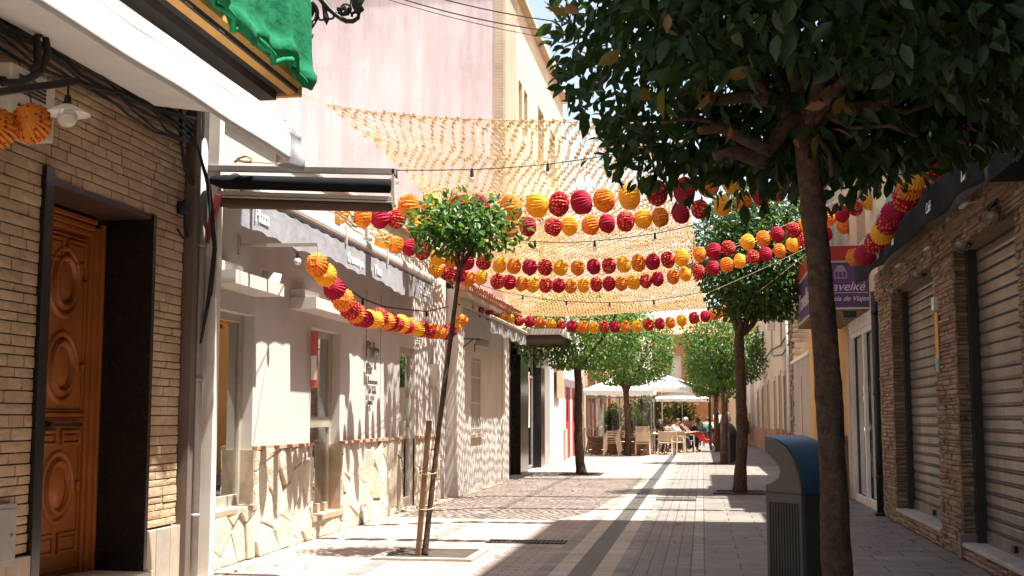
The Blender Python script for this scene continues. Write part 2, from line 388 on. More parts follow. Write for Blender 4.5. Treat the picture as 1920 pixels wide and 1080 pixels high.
mat('cable', (.014, .013, .012), (.01, .01, .01), 6, .7)
mat('iron_black', (.018, .022, .02), (.03, .026, .02), 9, .5, 60, .4, .003, metal=.3)
mat('plastic_beige', (.60, .47, .32), (.55, .43, .29), 6, .55, 60, .1, .001, obj=True)
mat('bin_olive', (.105, .10, .085), (.08, .077, .067), 5, .55, 200, .2, .001, obj=True)
mat('bin_blue', (.03, .085, .16), (.022, .065, .125), 5, .4, 200, .15, .001, obj=True)
mat('rope', (.50, .38, .22), (.40, .3, .18), 30, .95)
mat('straw', (.46, .33, .2), (.34, .24, .14), 20, .95, 60, .5, .01)
plain('paint_ac', (.50, .46, .40), .5); plain('dark_slot', (.03, .025, .02), .8); plain('tyre', (.02, .02, .02), .8)
plain('red_paint', (.52, .02, .02), .3, 0, .6); plain('red_sign', (.36, .012, .01), .45); plain('poster_red', (.55, .12, .07), .6); plain('poster_white', (.75, .72, .68), .6); plain('poster_teal', (.05, .35, .38), .6)
plain('poster_yellow', (.85, .50, .04), .6); plain('letters_pale', (.60, .52, .56), .6); plain('letters_dark', (.10, .085, .075), .6, .3); plain('letters_white', (.85, .85, .84), .7)
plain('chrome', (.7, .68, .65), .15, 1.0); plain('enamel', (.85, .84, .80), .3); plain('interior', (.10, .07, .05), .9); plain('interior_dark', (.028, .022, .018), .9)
plain('skin', (.50, .27, .18), .6); plain('skin_tan', (.36, .19, .12), .6); plain('skin_dark', (.22, .11, .07), .6)
plain('hair_dark', (.018, .012, .01), .6); plain('hair_brown', (.08, .045, .025), .6); plain('hair_grey', (.32, .30, .28), .6)
cloth('shirt_pink', (.50, .16, .26), 0); cloth('shirt_white', (.80, .78, .75), 0); cloth('shirt_turquoise', (.03, .45, .50), 0); cloth('shirt_teal', (.02, .33, .26), 0)
cloth('shirt_brown', (.20, .12, .08), 0); cloth('shirt_beige', (.50, .40, .28), 0); cloth('shirt_coral', (.65, .20, .16), 0); cloth('shirt_dark', (.05, .045, .05), 0); cloth('trousers', (.05, .06, .09), 0)
cloth('canvas_white', (.80, .78, .74), .35); cloth('canvas_grey', (.36, .36, .38), .15, bs=5, bd=.03); cloth('canvas_black', (.011, .012, .014), .02, bs=6); cloth('canvas_brown', (.12, .08, .06), .1)
cloth('cloth_green', (.02, .20, .095), .30, bs=7, bd=.03, bst=.8, tc=(.04, .40, .17)); cloth('cloth_teal', (.25, .40, .40), .3)
cloth('valance_white', (.84, .82, .78), .15, bs=3, bd=.01)
cloth('net_straw', (.37, .245, .125), .28, bs=30, bd=.004, tc=(.50, .33, .155))
plain('purple', (.085, .034, .115), .45)
papermat('paper_yellow', (.84, .47, .05)); papermat('paper_orange', (.80, .32, .05), (.44, .07, .02), .31); papermat('paper_red', (.47, .026, .065)); papermat('paper_reddot', (.46, .02, .03), (.80, .30, .17), .36)
glassmat('glass_door', (.55, .58, .55), .42); glassmat('glass_shop', (.40, .42, .38), .30); glassmat('glass_screen', (.80, .80, .78), .07)
m_, t_, b_, o_ = newmat('glass_bulb'); b_.inputs['Base Color'].default_value = (.80, .76, .70, 1); b_.inputs['Roughness'].default_value = .08; b_.inputs['Transmission Weight'].default_value = .75; b_.inputs['Alpha'].default_value = .75
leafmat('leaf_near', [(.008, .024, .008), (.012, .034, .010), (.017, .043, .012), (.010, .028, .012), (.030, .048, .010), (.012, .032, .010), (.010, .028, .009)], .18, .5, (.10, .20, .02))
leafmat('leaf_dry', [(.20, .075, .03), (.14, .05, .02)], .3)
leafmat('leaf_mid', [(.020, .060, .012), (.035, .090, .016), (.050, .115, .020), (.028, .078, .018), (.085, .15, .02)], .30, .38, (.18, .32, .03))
leafmat('leaf_shade', [(.016, .050, .014), (.028, .072, .014), (.040, .09, .018), (.022, .062, .016), (.06, .11, .02)], .24, .38, (.14, .26, .03))  # leaf_mid darkened: the tree's shade is put into the leaf colour
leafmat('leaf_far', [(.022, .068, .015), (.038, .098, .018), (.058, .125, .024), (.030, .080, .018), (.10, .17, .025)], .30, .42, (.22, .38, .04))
# soot and patches on the tall pink wall
m_ = MT['plaster_pink']; t_ = m_.node_tree; b_ = [n for n in t_.nodes if n.type == 'BSDF_PRINCIPLED'][0]; src = b_.inputs['Base Color'].links[0].from_socket
sz = t_.nodes.new('ShaderNodeSeparateXYZ'); t_.links.new(pos(t_), sz.inputs[0]); mr = t_.nodes.new('ShaderNodeMapRange'); mr.inputs[1].default_value = 4.5; mr.inputs[2].default_value = 11.5; t_.links.new(sz.outputs[2], mr.inputs[0])
f1 = noise(t_, pos(t_, 'world', (1, 1, .22)), 1.3, 9, .75); mu = t_.nodes.new('ShaderNodeMath'); mu.operation = 'MULTIPLY'; t_.links.new(f1, mu.inputs[0]); t_.links.new(mr.outputs[0], mu.inputs[1])
c1 = mix(t_, 1., src, ramp(t_, mu.outputs[0], [(.25, (1, 1, 1)), (.62, (.74, .70, .71))]), 'MULTIPLY')
c1 = mix(t_, 1., c1, ramp(t_, noise(t_, pos(t_), .55, 10, .8), [(.44, (.94, .92, .93)), (.5, (1, 1, 1))]), 'MULTIPLY'); t_.links.new(c1, b_.inputs['Base Color'])
# flagstone dado
m_, t_, b_, o_ = newmat('flagstone'); v_ = pos(t_, 'world', (1, 1, .75), 'yzx')
nz = t_.nodes.new('ShaderNodeTexNoise'); nz.inputs['Scale'].default_value = 4; t_.links.new(v_, nz.inputs['Vector'])
ad = t_.nodes.new('ShaderNodeVectorMath'); ad.operation = 'MULTIPLY_ADD'; t_.links.new(nz.outputs[1], ad.inputs[0]); ad.inputs[1].default_value = (.10, .10, 0); t_.links.new(v_, ad.inputs[2])
fl = t_.nodes.new('ShaderNodeVectorMath'); fl.operation = 'MULTIPLY'; t_.links.new(ad.outputs[0], fl.inputs[0]); fl.inputs[1].default_value = (1, 1, 0)
ve = t_.nodes.new('ShaderNodeTexVoronoi'); ve.feature = 'DISTANCE_TO_EDGE'; ve.inputs['Scale'].default_value = 3.6; t_.links.new(fl.outputs[0], ve.inputs['Vector'])
vc = t_.nodes.new('ShaderNodeTexVoronoi'); vc.inputs['Scale'].default_value = 3.6; t_.links.new(fl.outputs[0], vc.inputs['Vector'])
cc = ramp(t_, vc.outputs['Color'], [(0, (.54, .45, .34)), (.5, (.66, .57, .45)), (1, (.58, .48, .36))])
cc = mix(t_, 1., cc, ramp(t_, noise(t_, pos(t_), 9, 6, .7), [(.3, (.78, .76, .72)), (.7, (1.05, 1.03, 1))]), 'MULTIPLY')
ed = ramp(t_, ve.outputs['Distance'], [(.004, (0, 0, 0)), (.022, (1, 1, 1))])
t_.links.new(mix(t_, ed, (.36, .27, .19), cc), b_.inputs['Base Color']); b_.inputs['Roughness'].default_value = .85
n1 = bump(t_, None, ed, 1., .03); bump(t_, b_, noise(t_, pos(t_), 16, 6, .7), .8, .02, n1)
# pavings
bricks('paving_pink', 'xyz', .20, .10, (.35, .285, .255), (.30, .24, .212), (.13, .10, .09), .005, bd=.004, rough=.8, var=.28)
bricks('paving_grey', 'yxz', .24, .12, (.205, .178, .158), (.17, .148, .132), (.07, .06, .052), .005, bd=.004, rough=.75, var=.3)
bricks('paving_slab', 'xyz', .62, .42, (.19, .166, .147), (.16, .14, .125), (.05, .044, .04), .007, bd=.005, rough=.7, var=.35)
bricks('paving_sett', 'xyz', 4.0, .13, (.28, .25, .22), (.17, .15, .133), (.09, .075, .06), .008, off=0, bd=.008, rough=.7, var=.35)
bricks('paving_base', 'xyz', .4, .2, (.40, .33, .28), (.35, .28, .24), (.18, .15, .12), .006)
bricks('stone_strip', 'yxz', .62, 3., (.42, .365, .30), (.37, .315, .25), (.12, .10, .08), .005, off=0, bd=.004, var=.3)
bricks('drain_iron', 'xyz', 1.0, .026, (.17, .15, .135), (.13, .115, .10), (.04, .035, .03), .010, off=0, bd=.012, rough=.55, var=.2)

# ================================================================ SETTING
def sheet(name, m, x0, x1, y0, y1, z):
    o = MB().quad((x0, y0, z), (x1, y0, z), (x1, y1, z), (x0, y1, z)).build(name, m); o['kind'] = 'structure'; return o
sheet('ground', 'paving_base', -300, 300, -60, 600, 0)
sheet('pavement', 'paving_pink', -4.25, -1.41, -3, 75, .004)
sheet('pavement', 'stone_band', -4.25, -3.93, -3, 75, .008)
sheet('pavement', 'paving_sett', -1.41, -1.28, -3, 75, .008)
sheet('road', 'stone_strip', -1.28, -1.12, -3, 75, .008)
sheet('road', 'drain_iron', -1.12, -.92, -3, 75, .006)
sheet('road', 'stone_strip', -.92, -.76, -3, 75, .008)
sheet('pavement', 'paving_sett', -.76, -.64, -3, 75, .008)
sheet('pavement', 'paving_grey', -.64, -.11, -3, 75, .004)
sheet('pavement', 'paving_sett', -.11, .02, -3, 75, .008)
sheet('pavement', 'paving_slab', .02, 2.6, -3, 75, .004)
sheet('pavement', 'paving_sett', 1.15, 1.28, -3, 75, .008)
sheet('pavement', 'paving_sett', -2.95, -2.83, -3, 75, .008)
for i, y in enumerate((12.35, 14.75, 17.2, 19.65, 22.1, 27, 32)):
    sheet('pavement', 'paving_sett' if 0 else 'concrete', -4.0, -1.41, y, y+.03, .012)

def wallbox(root, m, x0, x1, y0, y1, z0, z1, holes=(), name='wall', face='x'):
    """a mass whose street face (x1 side) has openings cut .3 deep"""
    mb = MB(); s = 1 if x1 > x0 else -1; xb = x1-s*.45
    for a, b, c, d in wall_rects(y0, y1, z0, z1, holes): mb.box(xb, x1, a, b, c, d)
    mb.box(x0, xb-s*.001, y0, y1, z0, z1)
    return mb.build(name, m, root)

# ---- left: brick house --------------------------------------------------------------
BX = -4.12
bh = thing('brick_house', (-4.3, 8, 0), 'tan split-brick house with a carved orange wooden door, at the left edge of the street', 'house')
hole = [(7.73, 9.22, .0, 2.84)]
mb = MB()
for a, b, c, d in wall_rects(3.5, 9.93, 0, 11.5, hole): mb.box(-4.72, BX-.05, a, b, c, d)
mb.box(-9, -4.721, 3.5, 9.93, 0, 11.5); mb.build('wall', 'brick_back', bh)
courses(MB(), BX-.05, 5.6, 9.80, .47, 4.0, 1, [(7.63, 9.22, 0, 2.84)], hmin=.05, hmax=.08, dep=.040, jit=.0045, gap=.0015).build('brick_facing', 'brick_tan', bh)
mb = MB(); y = 5.6
while y < 9.84:
    l = random.uniform(.16, .34); e = min(y+l, 9.84)
    if not (y < 9.2 and e > 7.65): mb.box(BX-.05, BX+.015, y+.003, e-.003, 0.01, .455)
    y = e
for y, e in ((9.225, 9.40),): mb.box(BX-.05, BX+.016, y, e, 0.01, .455)
mb.build('plinth', 'plinth_stone', bh, bevel=.004)
each('door_jamb', 'granite_black', bh, [(-4.485, BX+.022, 9.185, 9.235, .17, 2.839), (BX-.06, BX+.02, 7.63, 7.73, 0.01, 2.9), (-4.60, BX+.005, 7.731, 7.75, .17, 2.839)], bevel=.003)
MB().box(-4.62, BX+.06, 7.66, 9.27, .01, .17).build('doorstep', 'stone_band', bh, bevel=.006)
MB().box(-4.60, BX+.0, 7.75, 9.22, 2.80, 2.838).build('lintel', 'wood_dark', bh)
dx = -4.57
door = MB().box(dx-.05, dx, 8.22, 9.06, .17, 2.66).build('door', 'wood_door', bh, bevel=.003)
fr = MB()
for k, (a, b, e) in enumerate(((9.06, 9.10, .035), (9.10, 9.155, .06), (9.155, 9.222, .085))):
    fr.box(dx-.05, dx+e, a, b, .17, 2.70+.03*k)
for z0, e in ((2.662, .04), (2.70, .07), (2.745, .09)): fr.box(dx-.05, dx+e, 8.1, 9.05, z0, z0+.035)
fr.build('door_frame', 'wood_door', bh, bevel=.006)
def oval(cy, cz, ry, rz, e, w):
    mb = MB(); n = 36
    for q, (r, d) in enumerate(((1., .0), (1.-w*.3, e), (1.-w*.7, e), (1.-w, .004))):
        for k in range(n):
            t = 2*math.pi*k/n; mb.v.append((dx+d, cy+ry*r*math.cos(t), cz+rz*r*math.sin(t)))
    for q in range(3):
        for k in range(n): k2 = (k+1) % n; mb.f.append((q*n+k, q*n+k2, (q+1)*n+k2, (q+1)*n+k))
    return mb
orn = MB()
for cz in (2.28, 1.66, .80):
    orn.add(oval(8.74, cz, .235, .27, .022, .18)); orn.add(oval(8.74, cz, .17, .205, .035, .25))
    n = len(orn.v); orn.v.append((dx+.03, 8.74, cz))
    for r, d in ((.5, .024), (1, .004)):
        for k in range(24): t = 2*math.pi*k/24; orn.v.append((dx+d, 8.74+.11*r*math.cos(t), cz+.14*r*math.sin(t)))
    for k in range(24): orn.f.append((n, n+1+k, n+1+(k+1) % 24)); orn.f.append((n+1+k, n+1+(k+1) % 24, n+25+(k+1) % 24, n+25+k))
    for y0, y1 in ((8.985, 9.03),): orn.box(dx, dx+.03, y0, y1, cz-.03, cz+.03)
def mould(y0, y1, z0, z1, w=.022, e=.02):
    for a, b, c, d in ((y0, y1, z0, z0+w), (y0, y1, z1-w, z1), (y0, y0+w, z0+w, z1-w), (y1-w, y1, z0+w, z1-w)): orn.box(dx, dx+e, a, b, c, d)
for z0, z1 in ((2.42, 2.6), (1.95, 2.0), (1.32, 1.36), (1.10, 1.21), (.33, .48)):
    if z1-z0 > .09:
        mould(8.30, 8.70, z0, z1); mould(8.77, 9.02, z0, z1); orn.box(dx, dx+.012, 8.33, 8.67, z0+.035, z1-.035); orn.box(dx, dx+.012, 8.80, 8.99, z0+.035, z1-.035)
mould(8.25, 9.045, .22, 1.30, .014, .016); mould(8.25, 9.045, 1.34, 2.63, .014, .016)
orn.box(dx, dx+.03, 8.25, 9.05, 1.305, 1.335)
orn.build('carving', 'wood_door', door, bevel=.003)
hb = MB().bar((dx+.05, 8.55, 1.25), (dx+.05, 8.98, 1.25), .014, .022); hb.tube([(dx, 8.56, 1.25), (dx+.055, 8.56, 1.25)], .022, 10); hb.tube([(dx, 8.96, 1.25), (dx+.05, 8.96, 1.25)], .014, 8)
hb.build('handle', 'metal_dark', door)
tag(MB().box(BX-.02, BX+.03, 6.66, 6.95, .42, .79).box(BX+.03, BX+.036, 6.69, 6.92, .45, .76).tube([(BX+.036, 6.89, .6), (BX+.05, 6.89, .6)], .012, 8).build('meter_box', 'metal_grey', bevel=.004),
    'grey metal meter box set low in the brick wall left of the orange door', 'meter box')
bh.location.y -= .48
# awning with the white valance over it, and the balcony with the green cloth
aw = thing('awning', (-3.8, 8, 3.4), 'big white awning with a deep sunlit valance above the brick house front', 'awning')
def valf(u, v):
    y = 2.6+(8.57-2.6)*u; z = 3.16+.33*v; x = -2.95+.004*math.sin(y*5)+.006*math.sin(v*5)
    if u > .985: x -= .14*(u-.985)/.015
    return (x-.06*max(0, v-.7)/.3, y, z+.004*math.sin(y*3.1)*(1-v))
MB().grid(valf, 120, 8).build('valance', 'valance_white', aw, smooth=True, solid=.004)
MB().grid(lambda u, v: (-3.01-1.05*v, 2.6+5.97*u, 3.49+.16*v), 40, 3).build('canopy', 'valance_white', aw, solid=.004)
MB().tube([(-2.942, 2.6, 3.40), (-2.942, 8.56, 3.40)], .003, 6).build('seam', 'canvas_grey', aw)
def endf(u, v): return (-3.10+.17*u+.02*math.sin(v*6), 8.57+.16*u*u+.03*math.sin(u*5), 3.16-.03*u+(.36-.08*u)*v)
MB().grid(endf, 8, 8).build('end_flap', 'canvas_grey', aw, smooth=True, solid=.003)  # grey cloth puts the shade on the white awning's end into its colour
bal = thing('balcony', (-3.7, 7, 3.95), 'balcony with an ochre edge whose railing is wrapped in green shade cloth', 'balcony')
MB().box(BX-.05, -3.20, 2.5, 9.72, 4.00, 4.06).box(BX-.05, -3.36, 2.5, 9.66, 3.93, 3.998).build('slab', 'interior_dark', bal)  # near-black colour stands in for shade under the balcony
MB().prism([(0, 0), (.06, .02), (.10, .09), (.10, .16), (0, .16)], (-3.28, 2.5, 3.98), (1, 0, 0), (0, 0, 1), (0, 7.27, 0)).build('cornice', 'plaster_ochre', bal, bevel=.004)
MB().box(BX-.05, -3.19, 9.725, 9.79, 3.98, 4.14).build('cornice', 'plaster_ochre', bal)
mb = MB()
for k in range(60): mb.box(-3.26, -3.245, 2.6+k*.12, 2.615+k*.12, 4.14, 5.1)
mb.box(-3.27, -3.235, 2.6, 9.75, 5.1, 5.13); mb.build('railing', 'iron_black', bal)
def gcl(u, v):
    y = 2.5+7.30*u; z = 4.08+1.25*v; a = (1-v)
    return (-3.15+.045*math.sin(y*6+math.sin(y*2.3)*2)*(.25+.6*a)+.012*math.sin(y*23+v*5+math.sin(y*5))*a+.018*math.sin(y*13+v*3)+.05*math.exp(-((v-.06)/.05)**2), y, z+.05*math.sin(y*4.3)*a+.03*math.sin(y*11)*a)
g = MB().grid(gcl, 260, 26); g.grid(lambda u, v: (-3.15-.9*u+.03*math.sin(v*9), 9.83+.05*math.sin(u*11+v*2)+.02*math.sin(v*19), 4.06+1.27*v+.04*math.sin(u*9)*(1-v)), 24, 24)
g.build('shade_cloth', 'cloth_green', bal, smooth=True)
h = MB()
pp = [(-3.13+.035*math.sin(k*1.7), 2.5+7.38*k/70, 4.09+.035*math.sin(k*.9)+.02*math.sin(k*2.3)) for k in range(71)]
h.tube(pp, [.016+.016*math.sin(k*1.3)**2+.008*math.sin(k*2.9) for k in range(71)], 8).build('cloth_hem', 'cloth_green', bal, smooth=True)
bal.location.y -= .37; bal.location.z -= .08
# cable bundle under the awning, down the corner
cb = MB()
for k in range(9):
    o = k*.03; pts = []
    for i in range(24):
        y = 4.2+5.1*i/23; pts.append((BX+.03+random.uniform(0, .05), y, 3.73-o+.03*math.sin(i*.8+k)+random.uniform(-.01, .01)))
    cb.tube(pts, random.uniform(.007, .016), 6)
for k in range(4):
    pts = [(BX+.05, 9.2, 3.62-.02*k), (BX+.08, 9.34, 3.5), (BX+.12, 9.46+.02*k, 3.2), (BX+.14, 9.58+.015*k, 2.7), (BX+.12, 9.54+.02*k, 2.3), (BX+.10, 9.46, 1.9)]
    cb.tube(pts[:6-(k % 2)], .011, 6)
lp = [P(0, 150, X=-3.98), P(40, 152, X=-3.95), P(72, 120, X=-3.95), P(68, 70, X=-3.98), P(84, 62, X=-3.98), P(90, 100, X=-3.94), P(76, 135, X=-3.93), P(40, 155, X=-3.92), P(5, 155, X=-3.95)]
cb.tube(lp, .024, 8)
tag(cb.build('cable_bundle', 'cable', smooth=True), 'thick bundle of black cables sagging along the brick wall under the white awning', 'cables')
cb = MB(); pts = [P(x, y, X=BX+.04) for x, y in ((338, 205), (340, 270), (348, 320), (360, 345), (372, 335))]; cb.tube(pts, .016, 6)
pts = [P(x, y, X=BX+.04) for x, y in ((345, 375), (347, 425), (352, 445), (343, 446), (333, 430))]; cb.tube(pts, .012, 6); cb.box(BX, BX+.07, 9.15, 9.25, 2.92, 3.02)
tag(cb.build('hanging_cable', 'cable', smooth=True), 'loose black cable with a hooked end beside the corner of the brick house', 'cable')
# air conditioner
a0 = P(22, 95, X=-3.9); ac = thing('air_conditioner', (-3.97, 6.85, 2.95), 'beige vented air conditioner box on the brick wall behind the cable loop', 'air conditioner')
MB().box(BX, -3.93, 6.42, 6.92, 2.98, 3.36).build('case', 'paint_ac', ac, bevel=.015)
for z0 in (3.02, 3.20):
    mb = MB()
    for k in range(5): mb.box(-3.929, -3.923, 6.50, 6.80, z0+k*.024, z0+k*.024+.012)
    mb.build('vent', 'dark_slot', ac)
# bracket bar with lamp
A = P(-40, 178, Y=5.5); B_ = P(147, 152, Y=5.8)
tag(MB().bar(A, B_, .035, .035).build('bracket_bar', 'metal_dark', bevel=.003), 'grey metal bar across the brick wall carrying the enamel lamp', 'bar')
L = P(127, 190, Y=5.78); Lr = thing('street_lamp', L, 'enamel disc lamp with a clear globe hanging before the brick wall', 'lamp')
MB().tube([(L.x, L.y, L.z+.10), (L.x, L.y, L.z+.02)], .006, 6).tube([(L.x, L.y, L.z+.03), (L.x, L.y, L.z-.02)], [.014, .024], 10).build('holder', 'cable', Lr)
MB().lathe([(.02, -.015), (.05, -.03), (.115, -.065), (.117, -.068), (.05, -.036), (.015, -.02)], L, 28).build('lamp_shade', 'enamel', Lr, smooth=True)
MB().lathe([(.0, -.035)]+[(.052*math.sin(t), -.085+.052*math.cos(t)) for t in [i*math.pi/10 for i in range(1, 10)]]+[(.0, -.137)], L, 16).build('bulb', 'glass_bulb', Lr, smooth=True)

# ---- ornate iron lantern bracket on the balcony corner
il = thing('wall_lantern_bracket', P(600, 20, Y=9.95), 'black wrought-iron scroll bracket sticking out past the green balcony cloth', 'bracket')
def pxp(pts, Y=9.95): return [P(540+x/12.8, y/12.8, Y=Y) for x, y in pts]
def arcp(cx, cy, r, a0, a1, n=20): return [(cx+r*math.cos(R(a0+(a1-a0)*i/n)), cy+r*math.sin(R(a0+(a1-a0)*i/n))) for i in range(n+1)]
k = 1/230.  # metres per px at this depth
mb = MB(); mb.tube(pxp(arcp(390, 330, 310, -80, 190, 30)+[(60, 150)]), .020, 8)
mb.tube(pxp([(-60, 560), (120, 640), (330, 670), (520, 600), (690, 450)]), .016, 8)
mb.tube(pxp([(640, 520), (560, 650), (480, 740), (460, 830), (500, 900), (560, 890), (580, 840), (530, 830)]), [.02, .018, .015, .014, .016, .018, .016, .012], 8)
mb.tube(pxp([(120, 640), (200, 760), (230, 850), (160, 880), (60, 900)]), .022, 8)
mb.build('scroll', 'iron_black', il, smooth=True)
M4 = Matrix.Rotation(math.pi/2, 4, 'X'); c = pxp([(380, 250)])[0]
MB().lathe([(0, -.03), (.06, -.028), (.095, -.015), (.10, 0), (.095, .015), (.06, .028), (0, .03)], c, 24, M4).build('medallion', 'iron_black', il, smooth=True)
mb = MB(); mb.tube(pxp([(700, -160), (860, 60), (1010, 230), (1130, 340), (1280, 450), (1400, 510), (1560, 510), (1680, 430), (1700, 330), (1620, 280), (1530, 330), (1540, 400)]), [.03, .028, .024, .022, .022, .022, .022, .02, .018, .016, .015, .014], 8)
mb.tube(pxp(arcp(1390, 220, 120, 150, 420, 20)), .010, 6); mb.tube(pxp([(1180, 220), (1290, 220), (1380, 160), (1420, 230), (1400, 320), (1330, 340), (1200, 300)]), [.02, .018, .02, .03, .03, .02, .012], 8)
mb.tube(pxp([(1640, -120), (1680, 20), (1650, 130), (1700, 230), (1640, 300)]), [.05, .06, .045, .05, .03], 8)
mb.tube(pxp([(1510, -100), (1495, 250)]), .006, 6)
mb.build('arm', 'iron_black', il, smooth=True)
mb = MB(); mb.tube(pxp([(800, -160), (860, 150), (900, 360), (920, 460), (925, 600)]), [.02, .018, .024, .03, .003], 8)
mb.tube(pxp([(900, 440), (840, 480), (760, 480), (720, 430), (760, 420)]), .010, 6); mb.tube(pxp([(940, 440), (1000, 460), (1080, 440), (1110, 380), (1080, 370)]), .010, 6)
mb.build('finial', 'iron_black', il, smooth=True)

# ---- corner pipes -----------------------------------------------------------------
def pipe(pts, r, m, label, cat='pipe', name='downpipe'):
    mb = MB().tube(pts, r, 12)
    for z in np.arange(.5, max(p[2] for p in pts)-.1, 1.1):
        p = min(pts, key=lambda q: abs(q[2]-z)); mb.tube([(pts[0][0], pts[0][1], z), (pts[0][0], pts[0][1], z+.03)], r*1.18, 12)
    return tag(mb.build(name, m, smooth=True), label, cat)
tag(MB().box(-4.2, -4.06, 9.36, 9.455, .01, 3.95).build('corner_post', 'plaster_dark', bevel=.004), 'rusty brown edging post at the corner between the brick house and the grey bar', 'post')
pipe([(-4.07, 9.53, .01), (-4.07, 9.53, 3.9)], .042, 'metal_grey', 'grey downpipe in the gap between the brick house and the grey bar')
tag(MB().box(-4.16, -3.99, 9.68, 9.78, .01, 3.94).build('white_post', 'plaster_white', bevel=.006), 'sunlit white post at the near corner of the grey bar', 'post')
# ---- left: grey bar -----------------------------------------------------------------
GX = -4.15
gb = thing('grey_bar', (-4.4, 15, 0), 'long low grey plastered bar with a flagstone dado and three glazed openings', 'bar building')
W1 = (9.86, 11.0, .50, 2.25); D2 = (12.72, 13.80, .24, 2.27); D3 = (16.65, 17.56, .03, 2.30)
holes = [W1, D2, D3]
mb = MB()
for a, b, c, d in wall_rects(9.46, 19.75, 0, 3.95, holes): mb.box(-4.75, GX, a, b, c, d)
mb.box(-12, -4.751, 9.46, 19.75, 0, 3.95); mb.build('wall', 'plaster_grey', gb)
st = MB(); mb = MB()
for a, b, c, d in wall_rects(9.82, 19.2, 0.0, 1.0, holes): mb.box(GX-.02, GX+.012, a, b, c+.012, d); crazy(st, GX+.011, a, b, c+.012, d, random.Random(int(a*100)))
for h in (W1, D2): # stone returns inside the openings
    mb.box(-4.30, GX+.03, h[1]-.02, h[1]+.0, h[2], 1.0)
mb.build('stone_dado', 'dado_mortar', gb); st.build('flagstones', 'flag_stone', gb)
mb = MB()
for a, b, c, d in wall_rects(9.82, 19.2, .5, .6, holes):
    y = a
    while y < b-.01:
        e = min(y+.25, b); mb.box(-4.2, GX+.055+random.uniform(-.005, .008), y+.004, e-.004, 1.0, 1.035+random.uniform(-.003, .003)); y = e
mb.box(-4.30, GX+.055, W1[0]-.02, W1[1]+.04, .455, .498); mb.box(-4.38, GX+.06, D2[0]-.02, D2[1]+.02, .20, .255)
mb.build('dado_cap', 'tile_brick', gb)
def glazed(root, x, y0, y1, z0, z1, kind='window', fw=.055, gm='glass_door', fm='alu_frame', mull=(), back='interior_dark', rails=(), depth=.05, backd=1.0, inward=-1):
    f = MB(); x2 = x+inward*depth
    f.box(x2, x, y0, y0+fw, z0, z1); f.box(x2, x, y1-fw, y1, z0, z1); f.box(x2, x, y0+fw, y1-fw, z1-fw, z1); f.box(x2, x, y0+fw, y1-fw, z0, z0+fw*1.4)
    for m in mull: f.box(x2, x, m-fw/2, m+fw/2, z0+fw*1.4, z1-fw)
    for r in rails: f.box(x2, x-inward*.002, y0+fw, y1-fw, r-fw*.8, r+fw*.8)
    o = f.build(kind, fm, root, bevel=.003)
    MB().box(x2+.02, x2+.026, y0+fw, y1-fw, z0+fw*1.4, z1-fw).build('pane', gm, o)
    return o
w1 = glazed(gb, -4.25, *W1[:2], W1[2], W1[3], 'window', .07)
d2 = glazed(gb, -4.25, *D2[:2], D2[2], D2[3], 'door', .075, rails=(1.25,))
d3 = glazed(gb, -4.20, *D3[:2], D3[2], D3[3], 'door', .10, rails=(1.08,))
MB().box(-4.20, -4.13, 16.80, 16.92, 1.05, 1.25).build('handle', 'metal_white', d3, bevel=.005)
MB().box(-4.25, -4.21, 12.82, 12.86, .95, 1.35).build('handle', 'metal_grey', d2)
# dark panels stand in for the unlit rooms behind the panes
for h in holes: MB().box(-4.749, -4.70, h[0], h[1], h[2], h[3]).build('dark_back_panel', 'interior', gb)
for (y0, y1, z) in ((9.80, 11.02, 2.43), (12.0, 13.95, 2.41)):
    MB().box(GX-.01, -3.87, y0, y1, z, z+.115).box(GX-.01, -4.0, y0+.02, y0+.5, z+.11, z+.20).build('ledge', 'plaster_grey', gb)
tag(MB().box(GX, -4.02, 18.55, 18.62, 1.78, 2.12).box(-4.018, -4.012, 18.56, 18.615, 1.84, 2.06).build('junction_box', 'metal_white', bevel=.004), 'small white junction box past the last glass door of the grey bar', 'box')
mb = MB()
for y, z0, z1 in ((19.0, 1.0, 2.55), (19.12, 1.3, 2.55), (19.24, 1.0, 2.4), (18.7, 1.6, 2.5), (18.52, 1.0, 1.75)): mb.tube([(GX+.02, y, z0), (GX+.02, y, z1)], .011, 6)
tag(mb.build('conduit', 'metal_white', smooth=True), 'bunch of thin white conduits on the far end of the grey bar wall', 'conduits')
mb = MB()
for k in range(7): mb.box(GX, GX+.015, 17.6, 17.82, 2.38+k*.04, 2.40+k*.04)
tag(mb.build('vent_grille', 'metal_white'), 'white louvred vent high on the grey bar wall under the far end of the awning', 'vent')
for y in (14.9, 15.6): tag(MB().box(GX, GX+.004, y, y+.008, 1.04, 2.9).build('wall_joint', 'plaster_dark', gb))
# metal wall sign: broken pale-and-dark lettering
sg = thing('wall_sign', (GX, 15.1, 1.6), 'dark metal wall lettering between the second and third openings of the grey bar', 'sign')
for body, z, s in (('Pidra', 2.05, .30), ('Bar', 1.84, .20)): text_mb(body, s, (GX+.035, 14.78, z), (0, 1, 0), (0, 0, 1), .012).build('lettering', 'letters_dark', sg)
for body, z, s in (('restaurante', 1.72, .10), ('café  copas', 1.60, .09), ('tapas', 1.46, .11)): text_mb(body, s, (GX+.02, 14.92, z), (0, 1, 0), (0, 0, 1), .008).build('lettering', 'letters_dark', sg)
# poster at door 2
tag(MB().box(-4.14, -4.06, 12.66, 12.67, 1.62, 2.22).build('wall_poster', 'poster_red'), 'red and white poster banner hanging beside the second door of the grey bar', 'poster')
po = bpy.data.objects['wall_poster']; 
MB().box(-4.13, -4.07, 12.655, 12.659, 1.70, 1.96).build('poster_panel', 'poster_white', po)
